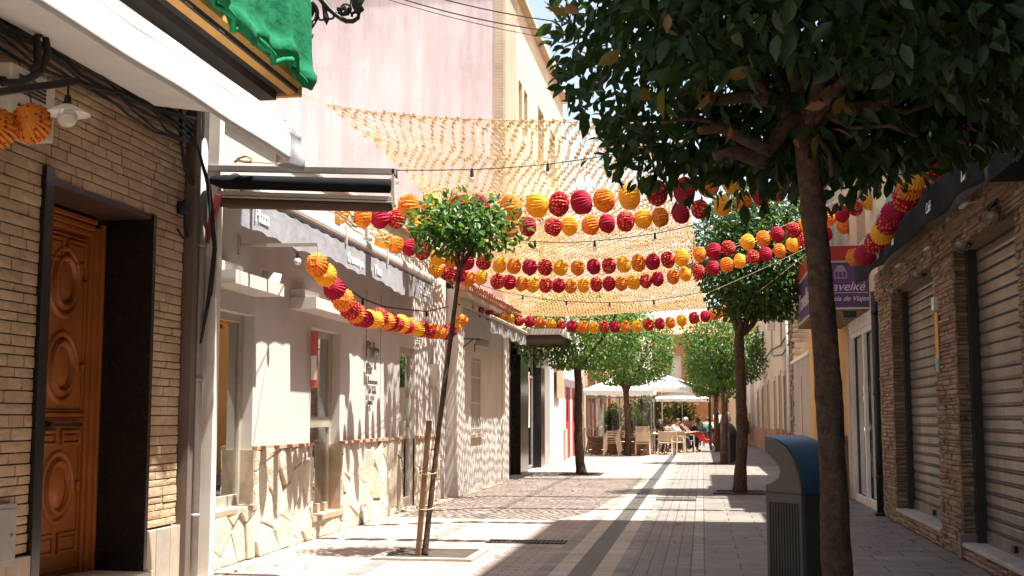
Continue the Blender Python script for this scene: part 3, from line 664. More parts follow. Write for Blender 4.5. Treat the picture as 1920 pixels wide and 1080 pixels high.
# awning of the grey bar: rolled cassette, hanging printed valance
aw2 = thing('awning', (-3.95, 14.5, 3.0), 'grey-white retracted awning with a printed wavy valance over the grey bar', 'awning')
MB().tube([(-3.92, 9.85, 3.30), (-3.92, 17.42, 3.30)], .082, 16).box(-4.14, -3.95, 9.9, 17.35, 3.30, 3.34).build('cassette', 'metal_white', aw2, smooth=False)
MB().tube([(-3.86, 9.85, 3.215), (-3.86, 17.42, 3.215)], .014, 8).build('front_rail', 'metal_dark', aw2)
mb = MB()
for y in (11.2, 14.2, 16.4): mb.box(-4.14, -3.98, y, y+.06, 3.22, 3.40); 
for y in (12.9, 14.7): mb.box(-4.01, -3.83, y, y+.05, 3.2, 3.39)
mb.build('bracket', 'metal_beige', aw2)
def v2(u, v):
    y = 9.85+7.55*u; zl = 2.925+.020*abs(math.sin(y*math.pi/.42))+.018*math.sin(y*3.1+1)+.02*math.sin(y*1.1)
    return (-3.85+.004*math.sin(y*4.3+math.sin(y))*(1-v)+.002*math.sin(y*19+v), y, zl+(3.21-zl)*v)
MB().grid(v2, 420, 5).build('valance', 'canvas_grey', aw2, smooth=True)
for y, body, s in ((10.15, 'Plaza', .18), (13.0, 'Cruzcampo', .14), (14.15, 'Plaza', .16), (16.5, 'Cruzcampo', .14)):
    text_mb(body, s, (-3.8435, y, 3.02), (0, 1, 0), (0, 0, 1), .003, bold=.002).build('lettering', 'letters_white', aw2)
tag(text_mb('', .1, (0, 0, 0), (1, 0, 0), (0, 0, 1)) and MB().box(-3.96, -3.84, 13.98, 14.02, 3.38, 3.42).tube([(-3.90, 14, 3.42), (-3.90, 14, 3.54)], .03, 10).build('awning_crank', 'metal_white'), 'small white crank housing on top of the grey bar awning', 'crank')
# straw bundle / bamboo roll along the roof edge
mb = MB()
for k in range(70):
    y = random.uniform(12.4, 18.8); l = random.uniform(.5, 1.1); x = -4.0+random.uniform(-.07, .05); z = 3.62+random.uniform(-.09, .06)
    mb.tube([(x, y, z), (x+random.uniform(-.04, .04), y+l*.5, z+random.uniform(-.05, .03)), (x+random.uniform(-.05, .05), y+l, z+random.uniform(-.05, .05))], .008, 5)
tag(mb.build('straw_roll', 'straw'), 'rolled straw shade lying along the roof edge of the grey bar', 'straw roll')
tag(courses(MB(), 0, 0, 0, 0, 0, 0) and MB().box(-4.35, -4.10, 9.48, 19.78, 3.951, 4.0).build('roof_coping', 'plaster_white', gb))
# folding awning arm across the view
fa = thing('folded_awning', P(365, 320, Y=10.25), 'folded side awning: a steel beam with two dark fabric rolls reaching out over the street', 'awning')
Y0 = 9.68
def zz(px, py, dy=0): return P(px, py, Y=Y0+dy)
MB().bar(zz(360, 315), zz(742, 322), .05, .052).build('beam', 'metal_grey', fa, bevel=.004)
mb = MB().tube([zz(395, 338), zz(420, 341), zz(730, 349), zz(735, 349)], [.03, .062, .060, .05], 16); mb.build('fabric_roll', 'canvas_black', fa, smooth=True)
MB().bar(zz(410, 362), zz(737, 373), .06, .034).bar(zz(410, 369), zz(737, 380), .075, .012).build('rail', 'metal_beige', fa, bevel=.003)
MB().tube([zz(412, 378, .03), zz(430, 381, .03), zz(728, 388, .03), zz(735, 387, .03)], [.04, .046, .044, .03], 14).build('fabric_roll', 'canvas_brown', fa, smooth=True)
MB().bar(zz(738, 318), zz(739, 390), .05, .018).bar(zz(735, 335), zz(739, 385), .05, .03).build('end_plate', 'metal_beige', fa)
MB().bar(zz(411, 365, -.05), zz(385, 455, -.05), .05, .05).build('arm', 'wood_red', fa, bevel=.004)
mb = MB(); mb.tube([zz(x, y, .15) for x, y in ((440, 305), (448, 296), (462, 292), (472, 298), (470, 304), (455, 303), (445, 300))], .012, 6)
mb.tube([zz(x, y, .15) for x, y in ((450, 303), (480, 304), (530, 308))], .006, 6)
tag(mb.build('rope_coil', 'rope', smooth=True), 'coiled pale rope on top of the folded awning beam', 'rope')
# garland bracket on the grey wall
br = thing('lantern_bracket', (GX, 11.2, 2.95), 'perforated steel bracket on the grey wall holding the first lantern of the wall garland', 'bracket')
q0 = P(448, 460, X=GX); q1 = P(596, 459, Y=q0.y-.05)
MB().bar(q0, q1, .03, .028).build('bar', 'metal_beige', br); MB().box(GX, GX+.012, q0.y-.03, q0.y+.03, q0.z-.09, q0.z+.09).build('wall_plate', 'metal_beige', br)
def floodlight(px, py, Y, label, s=1):
    c = P(px, py, Y=Y); t = thing('floodlight', c, label, 'floodlight'); M = Matrix.Rotation(R(-35), 4, 'X') @ Matrix.Rotation(R(20), 4, 'Z')
    b = MB()
    b.box(-.09*s, .09*s, -.03*s, .03*s, -.06*s, .06*s, M); 
    for k in range(6): b.box((-.08+.03*k)*s, (-.072+.03*k)*s, .03*s, .055*s, -.05*s, .05*s, M)
    b.v = [tuple(Vector(p)+c) for p in b.v]; b.build('housing', 'metal_grey', t, bevel=.003)
    g = MB().box(-.075*s, .075*s, -.036*s, -.031*s, -.045*s, .045*s, M); g.v = [tuple(Vector(p)+c) for p in g.v]; g.build('lens', 'glass_bulb', t)
    MB().tube([c+Vector((-.1*s, 0, 0)), c+Vector((-.1*s, 0, -.10*s))], .008, 6).build('stem', 'metal_dark', t)
floodlight(508, 523, 10.9, 'grey floodlight standing on the ledge over the first window of the grey bar')
floodlight(904, 645, 20.6, 'grey floodlight on the bracket over the barred window', 1.3)
bb = P(860, 635, Y=20.2); be = P(900, 636, Y=20.4)
tag(MB().bar(bb, be, .02, .02).bar(bb+Vector((0, 0, 0)), P(860, 660, Y=20.2), .02, .02).bar(P(861, 657, Y=20.2), P(886, 637, Y=20.35), .015, .015).build('lamp_bracket', 'metal_dark'), 'black triangular bracket on the wall over the barred window', 'bracket')

# ---- left: pale house with barred window, tile roof ----------------------------------
ph = thing('pale_house', (-4.3, 22.5, 0), 'low pale house with a barred window and a tiled eave beyond the grey bar', 'house')
wallbox(ph, 'plaster_white', -11, -3.98, 19.78, 25.2, 0, 3.42, [(21.1, 22.05, 1.02, 2.36)])
each('pilaster', 'plaster_white', ph, [(-4.0, -3.955, 19.775, 20.5, .01, 2.9), (-4.0, -3.95, 24.4, 25.19, .01, 3.3)], bevel=.01)
MB().box(-4.02, -3.93, 21.05, 22.1, .95, 1.018).build('sill', 'stone_cream', ph, bevel=.005)
MB().box(-4.30, -4.28, 21.1, 22.05, 1.02, 2.36).build('window', 'glass_shop', ph)
mb = MB()
for i in range(9): mb.tube([(-3.99, 21.15+i*.106, 1.03), (-3.99, 21.15+i*.106, 2.35)], .009, 6)
for z in (1.1, 1.55, 2.0, 2.28): mb.box(-4.0, -3.985, 21.1, 22.05, z, z+.02)
mb.build('window_bars', 'metal_white', ph)
# tiled eave
rf = MB()
for i in range(32):
    y = 19.7+i*.175
    for s in range(7):
        a0, a1 = math.pi*s/6, math.pi*(s+1)/6
        if s == 6: continue
        p = lambda a, x: (x, y+.07+.07*math.cos(a), 3.45+(-3.70-x)*.36+.06*math.sin(a))
        rf.quad(p(a0, -3.70), p(a1, -3.70), p(a1, -7), p(a0, -7))
for i in range(33):
    y = 19.62+i*.175
    rf.box(-3.95, -3.72, y, y+.06, 3.38, 3.43)
rf.build('tile_roof', 'terracotta', ph)
MB().box(-4.1, -3.82, 19.8, 25.2, 3.30, 3.379).build('eave_board', 'stone_cream', ph)
MB().box(-8, -4.85, 20.5, 25.25, 3.4, 4.35).build('attic_wall', 'terracotta', ph)
aw3 = thing('awning', (-3.6, 22.5, 2.9), 'small white awning sloping out above the barred window', 'awning')
MB().grid(lambda u, v: (-4.0+.50*v, 20.3+4.3*u, 3.16-.16*v), 20, 4).grid(lambda u, v: (-3.5+.01*math.sin(u*30), 20.3+4.3*u, 3.0-(.26+.02*math.sin(u*25))*v), 90, 3).build('valance', 'canvas_grey', aw3, smooth=False, solid=.004)
MB().tube([(-3.49, 20.3, 3.0), (-3.49, 24.6, 3.0)], .03, 8).build('front_rail', 'metal_white', aw3)

# ---- left: tall pink building with glazed shop ----------------------------------------
pk = thing('pink_building', (-4.4, 30, 0), 'tall building with a blank stained pink side wall above a glass shop front', 'building')
FX = -4.10
wallbox(pk, 'plaster_cream', -13.9, FX, 25.42, 36.8, 3.15, 10.95, [(27.55+.9*i, 28.15+.9*i, 8.05, 9.15) for i in range(2)]+[(27.55+.9*i, 28.15+.9*i, 5.2, 6.4) for i in range(2)]+[(31, 32.2, 4.6, 6.6), (33.6, 34.8, 4.6, 6.6), (31, 32.2, 7.8, 9.4), (33.6, 34.8, 7.8, 9.4)])
MB().box(-13.9, -4.30, 25.35, 25.418, 0, 10.75).build('side_wall', 'plaster_pink', pk)
mb = MB()
z = 0.0
while z < 10.7: mb.box(-4.298, FX+.012, 25.34, 25.419, z+.002, min(z+.06, 10.75)); z += .062
mb.build('corner_strip', 'stone_cream', pk)
MB().box(FX, FX+.03, 25.42, 27.1, 3.16, 10.75).build('pilaster', 'pilaster_shade', pk)
MB().box(-14, FX+.18, 25.3, 37.0, 10.951, 11.06).box(-14, FX+.12, 25.32, 36.9, 11.062, 11.2).build('cornice', 'stone_cream', pk, bevel=.01)
for (a, b, c, d) in [(27.55+.9*i, 28.15+.9*i, 8.05, 9.15) for i in range(2)]+[(27.55+.9*i, 28.15+.9*i, 5.2, 6.4) for i in range(2)]+[(31, 32.2, 4.6, 6.6), (33.6, 34.8, 4.6, 6.6), (31, 32.2, 7.8, 9.4), (33.6, 34.8, 7.8, 9.4)]:
    MB().box(FX-.38, FX-.34, a, b, c, d).build('window', 'glass_shop', pk)
# shop front
each('shop_pier', 'plaster_white', pk, [(-4.42, -4.12, 25.43, 25.62, 0, 3.14), (-4.40, -4.13, 33.6, 36.8, 0, 3.14)])
each('shop_pillar', 'granite_black', pk, [(-4.62, -4.12, 28.0, 29.3, 0.0, 2.75), (-4.62, -4.14, 31.8, 32.55, 0.0, 2.6)], bevel=.004)
for y0, y1 in ((25.62, 28.0), (29.3, 31.8), (32.55, 33.6)):
    o = glazed(pk, -4.36, y0, y1, .02, 3.1, 'shop_window', .05, 'glass_shop', 'metal_grey', mull=((y0+y1)/2,) if y1-y0 > 2 else (), rails=(2.35,))
MB().box(-9, -4.7, 25.43, 36.8, .0, .02).box(-9, -8.9, 25.43, 36.8, .02, 3.1).build('shop_interior', 'interior', pk)
mb = MB()
for y in (27, 28.2, 31.4, 32.6): mb.box(-5.4, -5.0, y, y+.7, .02, .9).box(-6.4, -6.2, y-.1, y+.5, .02, 1.9)
mb.build('shop_counter', 'wood_plank', pk)
pst = MB().box(-4.335, -4.33, 30.0, 31.0, 1.05, 2.45).build('window_poster', 'poster_white'); tag(pst, 'tall poster with red and white stripes in the glass shop window', 'poster')
mb = MB()
for i in range(4): mb.prism([(0, 0), (.12, 0), (.32, 1.36), (.2, 1.36)], (-4.329, 30.05+i*.2, 1.07), (0, 1, 0), (0, 0, 1), (.004, 0, 0))
mb.build('stripe', 'poster_red', pst)
sa = thing('shop_canopy', (-3.5, 27, 3.0), 'flat cream-edged canopy reaching out over the glass shop front', 'canopy')
MB().box(-4.08, -2.93, 25.5, 28.6, 3.06, 3.10).build('top', 'canvas_brown', sa)
MB().box(-4.08, -2.90, 25.44, 25.498, 3.03, 3.15).box(-2.93, -2.87, 25.5, 28.6, 3.03, 3.15).build('fascia', 'metal_white', sa)
MB().box(-4.08, -2.94, 25.52, 28.5, 2.93, 3.03).build('fabric_roll', 'canvas_brown', sa)
MB().bar(P(905, 655, Y=24.9), P(962, 612, Y=25.2), .10, .06).build('strut', 'metal_white', sa)

# ---- left: pale pink house with red shutters -----------------------------------------
rh = thing('pink_house', (-4.3, 40, 0), 'small pale pink house with red doors between the glass shop and the terrace', 'house')
wallbox(rh, 'plaster_pink', -11, -4.12, 36.85, 43.3, 0, 4.6, [(37.4, 38.8, .05, 2.25), (39.3, 40.6, .05, 2.25)])
each('plinth', 'stone_cream', rh, [(-4.14, -4.06, 36.86, 37.35, .01, .95), (-4.14, -4.06, 40.65, 43.2, .01, .95)], bevel=.01)
for y0, y1 in ((37.4, 38.8), (39.3, 40.6)):
    o = MB().box(-4.16, -4.125, y0, y1, .05, 2.25).build('door', 'door_red', rh)
    MB().box(-4.124, -4.119, y0+.4, y0+.75, 1.2, 2.0).build('pane', 'glass_shop', o)
MB().grid(lambda u, v: (-4.03+.04*math.sin(u*40), 34.4+1.3*u, 3.0-1.15*v), 60, 4).build('curtain', 'straw', rh)
MB().tube([(-4.05, 36.95, 2.9), (-3.8, 36.95, 3.15)], .03, 6).tube([(-3.8, 36.9, 3.15), (-3.8, 42.9, 3.15)], .10, 12).build('blind_roll', 'canvas_white', rh)
ob = thing('terrace_building', (-4.6, 55, 0), 'orange-brown building with louvred shutters behind the terrace umbrellas', 'building')
wallbox(ob, 'plaster_orange', -12, -4.7, 43.4, 68, 0, 5.6, [(45+3*i, 46.2+3*i, .6, 2.6) for i in range(7)])
for i in range(7):
    o = MB().box(-4.98, -4.94, 45+3*i, 46.2+3*i, .6, 2.6).build('window', 'interior_dark', ob)
    mb = MB()
    for k in range(22): mb.box(-4.70, -4.66, 44.35+3*i, 44.95+3*i, .62+k*.09, .67+k*.09)
    mb.box(-4.69, -4.67, 44.35+3*i, 44.95+3*i, .6, 2.6); mb.build('shutter', 'wood_shutter', ob)
# ---- end of the street ---------------------------------------------------------------
eb = thing('end_building', (-1, 94, 0), 'sunlit orange house with a tiled roof closing the far end of the street', 'house')
EY = 92.0
mb = MB()
for a, b, c, d in wall_rects(-9, 6, 0, 7.4, [(-2.35, -1.5, 3.6, 5.9), (.2, 1.1, 3.6, 5.9), (-5, -4, 3.6, 5.9)]): mb.box(a, b, EY, EY+.4, c, d)
mb.box(-9, 6, EY+.401, EY+10, 0, 7.4); mb.build('wall', 'plaster_orange', eb)
for a in (-2.35, .2, -5): MB().box(a, a+.9, EY+.25, EY+.3, 3.6, 5.9).build('window', 'metal_white', eb)
MB().box(-1.1, -.2, EY-.6, EY-.01, 2.2, 7.2).build('pier', 'plaster_orange', eb)
mb = MB()
for i in range(60): mb.tube([(-9+i*.26, EY-.45, 7.35), (-9+i*.26, EY+4, 9.0)], .14, 6)
mb.box(-9.2, 6.2, EY-.4, EY+4, 7.30, 7.38); mb.build('tile_roof', 'terracotta', eb)
tb = thing('tan_building', (-5, 80, 0), 'cream building beyond the terrace on the left side of the street', 'building')
wallbox(tb, 'plaster_cream', -14, -3.6, 68.2, 91.5, 0, 7.0, [(70+3.4*i, 71.2+3.4*i, .2, 2.6) for i in range(6)]+[(70+3.4*i, 71.2+3.4*i, 3.6, 5.8) for i in range(6)])
for i in range(6):
    for z0, z1 in ((.2, 2.6), (3.6, 5.8)): MB().box(-3.9, -3.86, 70+3.4*i, 71.2+3.4*i, z0, z1).build('window', 'wood_shutter', tb)

# ================================================================ RIGHT SIDE
RX = 2.37
r0 = thing('near_right_building', (2.6, 0, 0), 'tall dark stuccoed building above the stone pillars at the right edge', 'building')
MB().box(RX+.25, 10, -14, 8.9, 3.75, 13.5).box(RX+.9, 10, -14, 10.3, 0, 3.749).build('wall', 'plaster_dark', r0)
r1 = thing('shuttered_building', (2.6, 12, 0), 'building with ledge-stone pillars and closed metal roller shutters on the right', 'building')
MB().box(RX+.2, 10, 8.95, 14.85, 3.75, 13.5).box(RX+.2, 10, 14.851, 16.9, 3.75, 5.5).box(RX+.6, 10, 10.35, 16.9, 0, 3.749).build('wall', 'plaster_dark', r1)
PIL = ((8.6, 9.6), (12.0, 13.0), (15.9, 16.9))
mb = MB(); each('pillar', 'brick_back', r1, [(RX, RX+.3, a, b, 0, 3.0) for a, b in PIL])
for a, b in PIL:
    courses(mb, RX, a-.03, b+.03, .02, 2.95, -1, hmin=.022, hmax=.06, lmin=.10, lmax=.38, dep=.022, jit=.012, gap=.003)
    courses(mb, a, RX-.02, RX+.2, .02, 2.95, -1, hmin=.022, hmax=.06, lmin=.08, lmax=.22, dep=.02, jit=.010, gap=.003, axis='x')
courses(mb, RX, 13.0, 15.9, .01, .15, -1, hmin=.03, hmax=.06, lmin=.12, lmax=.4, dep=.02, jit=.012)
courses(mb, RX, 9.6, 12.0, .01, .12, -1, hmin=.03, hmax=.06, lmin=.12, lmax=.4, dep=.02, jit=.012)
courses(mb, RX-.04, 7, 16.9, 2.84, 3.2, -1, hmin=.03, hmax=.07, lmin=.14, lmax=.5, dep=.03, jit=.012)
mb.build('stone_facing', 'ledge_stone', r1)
MB().box(RX, RX+.3, 7, 16.92, 3.0, 3.75).box(RX-.04, RX+.22, 7, 16.9, 2.86, 3.0).build('lintel', 'brick_back', r1)
each('threshold', 'concrete', r1, [(RX-.03, RX+.6, 13.0, 15.88, .15, .19), (RX-.03, RX+.6, 9.6, 11.98, .12, .16)], bevel=.008)
MB().box(RX-.045, RX+.215, 11.95, 12.05, .01, .235).build('pillar_base', 'granite_grey', r1, bevel=.006)
def roller(root, x, y0, y1, z0, z1, p=.112):
    mb = MB(); z = z0+.12; mb.box(x-.018, x+.02, y0, y1, z0, z0+.118)
    prof = []; zc = z
    while zc < z1:
        h = min(p, z1-zc)
        mb.quad((x, y0, zc+.012), (x, y1, zc+.012), (x-.010, y1, zc+.03), (x-.010, y0, zc+.03))
        mb.quad((x-.010, y0, zc+.03), (x-.010, y1, zc+.03), (x-.010, y1, zc+h-.022), (x-.010, y0, zc+h-.022))
        mb.quad((x-.010, y0, zc+h-.022), (x-.010, y1, zc+h-.022), (x, y1, zc+h-.004), (x, y0, zc+h-.004))
        mb.quad((x, y0, zc), (x, y1, zc), (x, y1, zc+.012), (x, y0, zc+.012)); mb.quad((x, y0, zc+h-.004), (x, y1, zc+h-.004), (x+.008, y1, zc+h), (x+.008, y0, zc+h))
        zc += p
    o = mb.build('roller_shutter', 'shutter_metal', root)
    g = MB(); zc = z0+.12
    while zc < z1: g.box(x-.012, x+.004, y0, y1, zc-.004, zc+.006); zc += p
    tag(g.build('slat_shade_strip', 'dark_slot', o), kind='stuff')  # dark strips stand in for shade in the grooves between slats
    MB().box(x-.05, x-.02, (y0+y1)/2-.9*.05, (y0+y1)/2+.05, z0+.03, z0+.09).build('lock', 'metal_dark', o, bevel=.004)
    MB().box(x-.03, x-.02, (y0+y1)/2-.6, (y0+y1)/2-.45, z0+.10, z0+.115).build('handle', 'metal_dark', o)
    return o
roller(r1, RX+.19, 13.0, 15.76, .19, 2.9); roller(r1, RX+.19, 9.61, 11.98, .16, 2.9)
each('shutter_track', 'metal_dark', r1, [(RX+.10, RX+.19, 11.88, 11.98, .16, 2.9), (RX+.12, RX+.19, 15.76, 15.88, .19, 2.9)])
# right black awning
ra = thing('awning', (2.0, 12, 3.1), 'long black awning valance with white lettering above the roller shutters', 'awning')
def rv(u, v):
    y = 9.02+7.4*u; return (2.0+.015*math.sin(y*5)*(1-v), y, 3.0+.015*math.sin(y*4)+(.31-.0*v)*v)
MB().grid(rv, 160, 4).build('valance', 'canvas_black', ra, smooth=True, solid=.004)
MB().box(1.99, 2.30, 9.0, 16.45, 3.335, 3.40).build('cassette', 'metal_beige', ra, bevel=.006)
MB().box(2.03, 2.36, 7.0, 8.98, 2.96, 3.36).build('fabric_roll', 'canvas_black', ra)  # plain black block filling the dark stretch past the valance's near end
for y, body in ((9.4, 'Bar'), (10.9, 'Café'), (12.9, 'Bar'), (14.0, 'Bar')):
    text_mb(body, .13, (1.975, y+.22, 3.08), (0, -1, 0), (0, 0, 1), .003, shear=.3).build('lettering', 'letters_white', ra)
# heaters and small lamps
def heater(px, py, Y, label):
    c = P(px, py, Y=Y); t = thing('patio_heater', c, label, 'heater', 'infrared heaters under the black awning')
    d = Vector((-.55, -.62, -.50)).normalized(); Mq = d.to_track_quat('Z', 'Y').to_matrix().to_4x4()
    MB().lathe([(0, -.12), (.05, -.115), (.075, -.08), (.08, -.02), (.078, 0)], c, 18, Mq).build('cap', 'metal_dark', t, smooth=True)
    MB().lathe([(.078, .0), (.08, .01), (.078, .02)], c, 18, Mq).lathe([(.078, .12), (.082, .13), (.076, .145)], c, 18, Mq).build('ring', 'chrome', t, smooth=True)
    mb = MB()
    for k in range(12):
        a = 2*math.pi*k/12; o = Mq @ Vector((.078*math.cos(a), .078*math.sin(a), 0)); mb.tube([c+o, c+o+d*.13], .0035, 5)
    mb.build('wire_cage', 'chrome', t); MB().tube([c, c+d*.125], .045, 12).build('element', 'metal_grey', t, smooth=True)
    MB().tube([c-d*.1, c-d*.15+Vector((.03, 0, .08)), Vector((RX, c.y+.02, c.z+.14))], .016, 8).build('bracket', 'metal_dark', t)
heater(1872, 394, 9.9, 'patio heater hanging over the nearest roller shutter'); heater(1812, 447, 11.4, 'patio heater above the middle stone pillar')
heater(1728, 505, 13.8, 'patio heater over the second roller shutter'); heater(1681, 537, 15.5, 'patio heater beside the farthest stone pillar')
for i, (px, py, Y, wz) in enumerate(((1806, 385, 10.6, 'over the middle stone pillar'), (1738, 466, 12.6, 'between the two middle heaters'), (1684, 498, 14.3, 'near the farthest heater'))):
    c = P(px, py, Y=Y); tag(MB().bar(c+Vector((0, .12, -.0)), c+Vector((0, -.12, 0)), .03, .02).bar(c, (RX, c.y, c.z+.05), .012, .012).build('strip_lamp', 'enamel'), 'thin white strip lamp under the black awning '+wz, 'lamp')
n = tag(MB().box(2.335, 2.345, 12.72, 12.88, 1.75, 2.35).build('taped_notice', 'plaster_ochre'), 'torn brown paper notice taped to the middle stone pillar', 'notice')
MB().box(2.328, 2.334, 12.73, 12.87, 1.76, 1.9).build('notice_picture', 'poster_teal', n); tag(MB().box(2.30, 2.36, 12.70, 12.83, 2.37, 2.5).build('wall_box', 'metal_white', bevel=.004), 'small pale box above the torn notice on the middle pillar', 'box')
pipe([(RX-.05, 17.08, .02), (RX-.05, 17.08, 3.0)], .045, 'metal_dark', 'black cast-iron downpipe between the far stone pillar and the travel agency')
tag(MB().box(2.25, 2.39, 16.98, 17.18, .01, .05).build('pipe_shoe', 'metal_dark', bevel=.01), 'black iron foot of the downpipe beside the travel agency', 'pipe foot')
# travel agency
ta = thing('travel_agency', (2.6, 18.5, 0), 'travel agency building with a glazed front and ochre wall on the right', 'building')
wallbox(ta, 'plaster_cream', 10, RX, 16.1, 21.4, 0, 5.5, [(16.3, 19.3, .02, 2.62), (17.2, 18.2, 3.9, 5.0)])
wallbox(ta, 'plaster_ochre', 10, RX+.02, 21.42, 27.3, 0, 6.8, [])
MB().box(RX-.04, RX, 19.35, 19.75, .01, 2.7).build('door_surround', 'stone_cream', ta)
MB().box(RX-.012, RX-.001, 19.76, 21.39, 1.0, 2.9).build('ochre_panel', 'plaster_ochre', ta)
MB().box(RX-.05, RX+.01, 21.45, 22.6, .01, 6.8).build('pilaster', 'plaster_lilac', ta, bevel=.01)
each('pilaster_border', 'plaster_white', ta, [(RX-.055, RX, 21.40, 21.449, .01, 6.8), (RX-.055, RX, 22.601, 22.66, .01, 6.8)])
MB().box(RX-.16, RX-.001, 19.8, 20.5, .01, .92).box(RX-.20, RX-.001, 19.75, 20.55, .921, 1.0).box(RX-.20, RX-.001, 19.7, 20.6, .011, .35).build('pedestal', 'granite_grey', ta, bevel=.012)
glazed(ta, RX-.005, 16.3, 17.85, .02, 2.62, 'door', .08, 'glass_door', 'metal_white', inward=1); glazed(ta, RX-.005, 17.85, 19.3, .02, 2.62, 'door', .07, 'glass_door', 'metal_white', inward=1)
MB().box(RX-.03, RX+.11, 16.28, 19.32, 2.62, 2.80).box(RX-.03, RX+.11, 19.301, 19.34, .02, 2.619).build('door_frame', 'metal_white', ta)
MB().box(RX+.38, RX+.40, 16.3, 19.3, 0.02, 2.62).build('dark_backing', 'interior_dark', ta)  # near-black panel stands in for the unlit room behind the glass
ta.location.y += .9
sb = thing('shop_sign_box', (1.9, 18, 3.2), 'purple sign box with a red top band, partly behind the near trunk', 'sign')
SY, SX = 17.9, 1.64
MB().box(SX, RX+.1, SY, 21.5, 2.86, 3.50).build('box', 'purple', sb)
MB().box(SX-.03, RX+.1, SY-.03, 21.53, 3.53, 3.74).build('top_band', 'red_sign', sb, bevel=.004)
MB().box(SX-.02, RX+.1, SY-.02, 21.52, 3.501, 3.529).box(SX-.02, RX+.1, SY-.02, 21.52, 2.83, 2.859).build('trim', 'metal_beige', sb)
mb = MB()
for i in range(8): mb.box(SX, RX, SY+.02+i*.44, SY+.44+i*.44, 2.80, 2.829)
mb.build('soffit', 'wood_plank', sb, bevel=.006)
text_mb('Travelké', .185, (SX+.03, SY-.002, 3.10), (1, 0, 0), (0, 0, 1), .004, shear=.35, sx=.98).build('lettering', 'letters_pale', sb)
text_mb('Agencia de Viajes', .098, (SX+.03, SY-.002, 2.955), (1, 0, 0), (0, 0, 1), .004, shear=.3, bold=.001, sx=1.0).build('lettering', 'letters_pale', sb)
MB().box(SX+.05, RX-.02, SY-.006, SY-.001, 3.065, 3.072).build('rule_line', 'letters_pale', sb)
lg = MB(); cx = 1.98
lg.prism([(-.09, 0), (.09, 0), (.09, .12), (-.09, .12)], (cx, SY-.001, 3.27), (1, 0, 0), (0, 0, 1), (0, -.004, 0)); lg.prism([(-.07, .122)]+[(.07*math.cos(math.pi-a), .122+.075*math.sin(a)) for a in [i*math.pi/12 for i in range(1, 12)]]+[(.07, .122)], (cx, SY-.001, 3.27), (1, 0, 0), (0, 0, 1), (0, -.004, 0))
lg.build('emblem', 'plaster_lilac', sb)
mb = MB()
for i in range(3): mb.box(cx-.075+i*.053, cx-.035+i*.053, SY-.0085, SY-.0055, 3.285, 3.37)
mb.build('emblem_detail', 'purple', sb)
text_mb('Travelké', .40, (SX-.001, 21.2, 3.05), (0, -1, 0), (0, 0, 1), .004, shear=.3, sx=1.5).build('lettering', 'letters_pale', sb)
cmx = P(1592, 590, Y=17.5); tag(MB().box(cmx.x-.09, cmx.x+.09, cmx.y-.1, cmx.y+.1, cmx.z-.045, cmx.z+.045).box(cmx.x-.02, cmx.x+.02, cmx.y-.14, cmx.y-.1, cmx.z-.03, cmx.z+.03).build('camera_lamp', 'metal_dark', bevel=.005), 'small black twin spotlight under the right end of the purple sign', 'spotlight')
# low wall, cream house etc.
lw = thing('yard_wall', (2.6, 30, 0), 'grey-beige yard wall with a sloping white coping between the agency and the cream house', 'wall')
MB().box(RX+.05, RX+.3, 27.35, 33.2, 0, 2.72).build('wall', 'plaster_taupe', lw); MB().box(RX+.0, RX+.35, 27.35, 33.2, 2.721, 2.80).build('coping', 'plaster_white', lw, bevel=.01)
MB().box(RX+.03, RX+.06, 29.9, 30.05, .3, 2.3).build('pipe_chase', 'tile_brick', lw)
tag(courses(MB().box(8, 8.2, 28, 34.1, 0, 4.2), 3.0, 33.5, 34.1, 0, 4.3, -1, hmin=.1, hmax=.2, lmin=.2, lmax=.5, dep=.6, jit=.05).build('ruined_wall', 'ledge_stone'), 'rough broken stone wall end rising behind the yard wall coping', 'wall')
lw.location.y += .95
pipe([(RX-.04, 34.05, .9), (RX-.04, 34.05, 4.8)], .06, 'metal_white', 'tall white downpipe at the near corner of the cream house')
ch = thing('cream_house', (2.6, 42, 0), 'cream house with red and black doors on the right side of the street', 'house')
dr = [(34.6, 35.6, .05, 2.5), (37.0, 38.0, .05, 2.6), (39.6, 40.6, .05, 2.5), (43.8, 44.8, .6, 2.5), (48, 49, .05, 2.4), (52, 53, .6, 2.4)]
wallbox(ch, 'plaster_cream', 11, RX, 33.25, 57, 0, 5.3, dr+[(36, 37, 3.4, 4.6), (41, 42, 3.4, 4.6), (47, 48, 3.4, 4.6)])
for i, (a, b, c, d) in enumerate(dr):
    o = MB().box(RX+.1, RX+.14, a, b, c, d).build('door' if c < .1 else 'window', ('interior_dark', 'wood_red', 'wood_red', 'wood_dark', 'wood_shutter', 'wood_dark')[i], ch)
    MB().box(RX-.03, RX, a-.12, a, c, d).box(RX-.03, RX, b, b+.12, c, d).box(RX-.03, RX, a-.12, b+.12, d, d+.14).build('surround', 'stone_cream', ch)
for a in (36, 41, 47): MB().box(RX+.2, RX+.24, a, a+1, 3.4, 4.6).build('window', 'wood_shutter', ch)
MB().box(RX-.04, RX-.001, 40.8, 57, .01, .9).build('plinth', 'plaster_orange', ch); each('plinth', 'wood_red', ch, [(RX-.04, RX-.001, 33.3, 34.4, .01, .95), (RX-.04, RX-.001, 35.8, 36.8, .01, .95), (RX-.04, RX-.001, 38.2, 39.4, .01, .95)])
MB().box(RX-.3, 11, 33.2, 57.1, 5.3, 5.42).build('eave', 'terracotta', ch)
mb = MB(); mb.tube([(RX-.05, 33.3, 3.6), (RX-.06, 37, 3.42), (RX-.05, 42, 3.55), (RX-.05, 50, 3.4)], .02, 6); mb.tube([(RX-.05, 33.3, 3.3), (RX-.06, 36, 3.1), (RX-.05, 41, 3.3)], .02, 6)
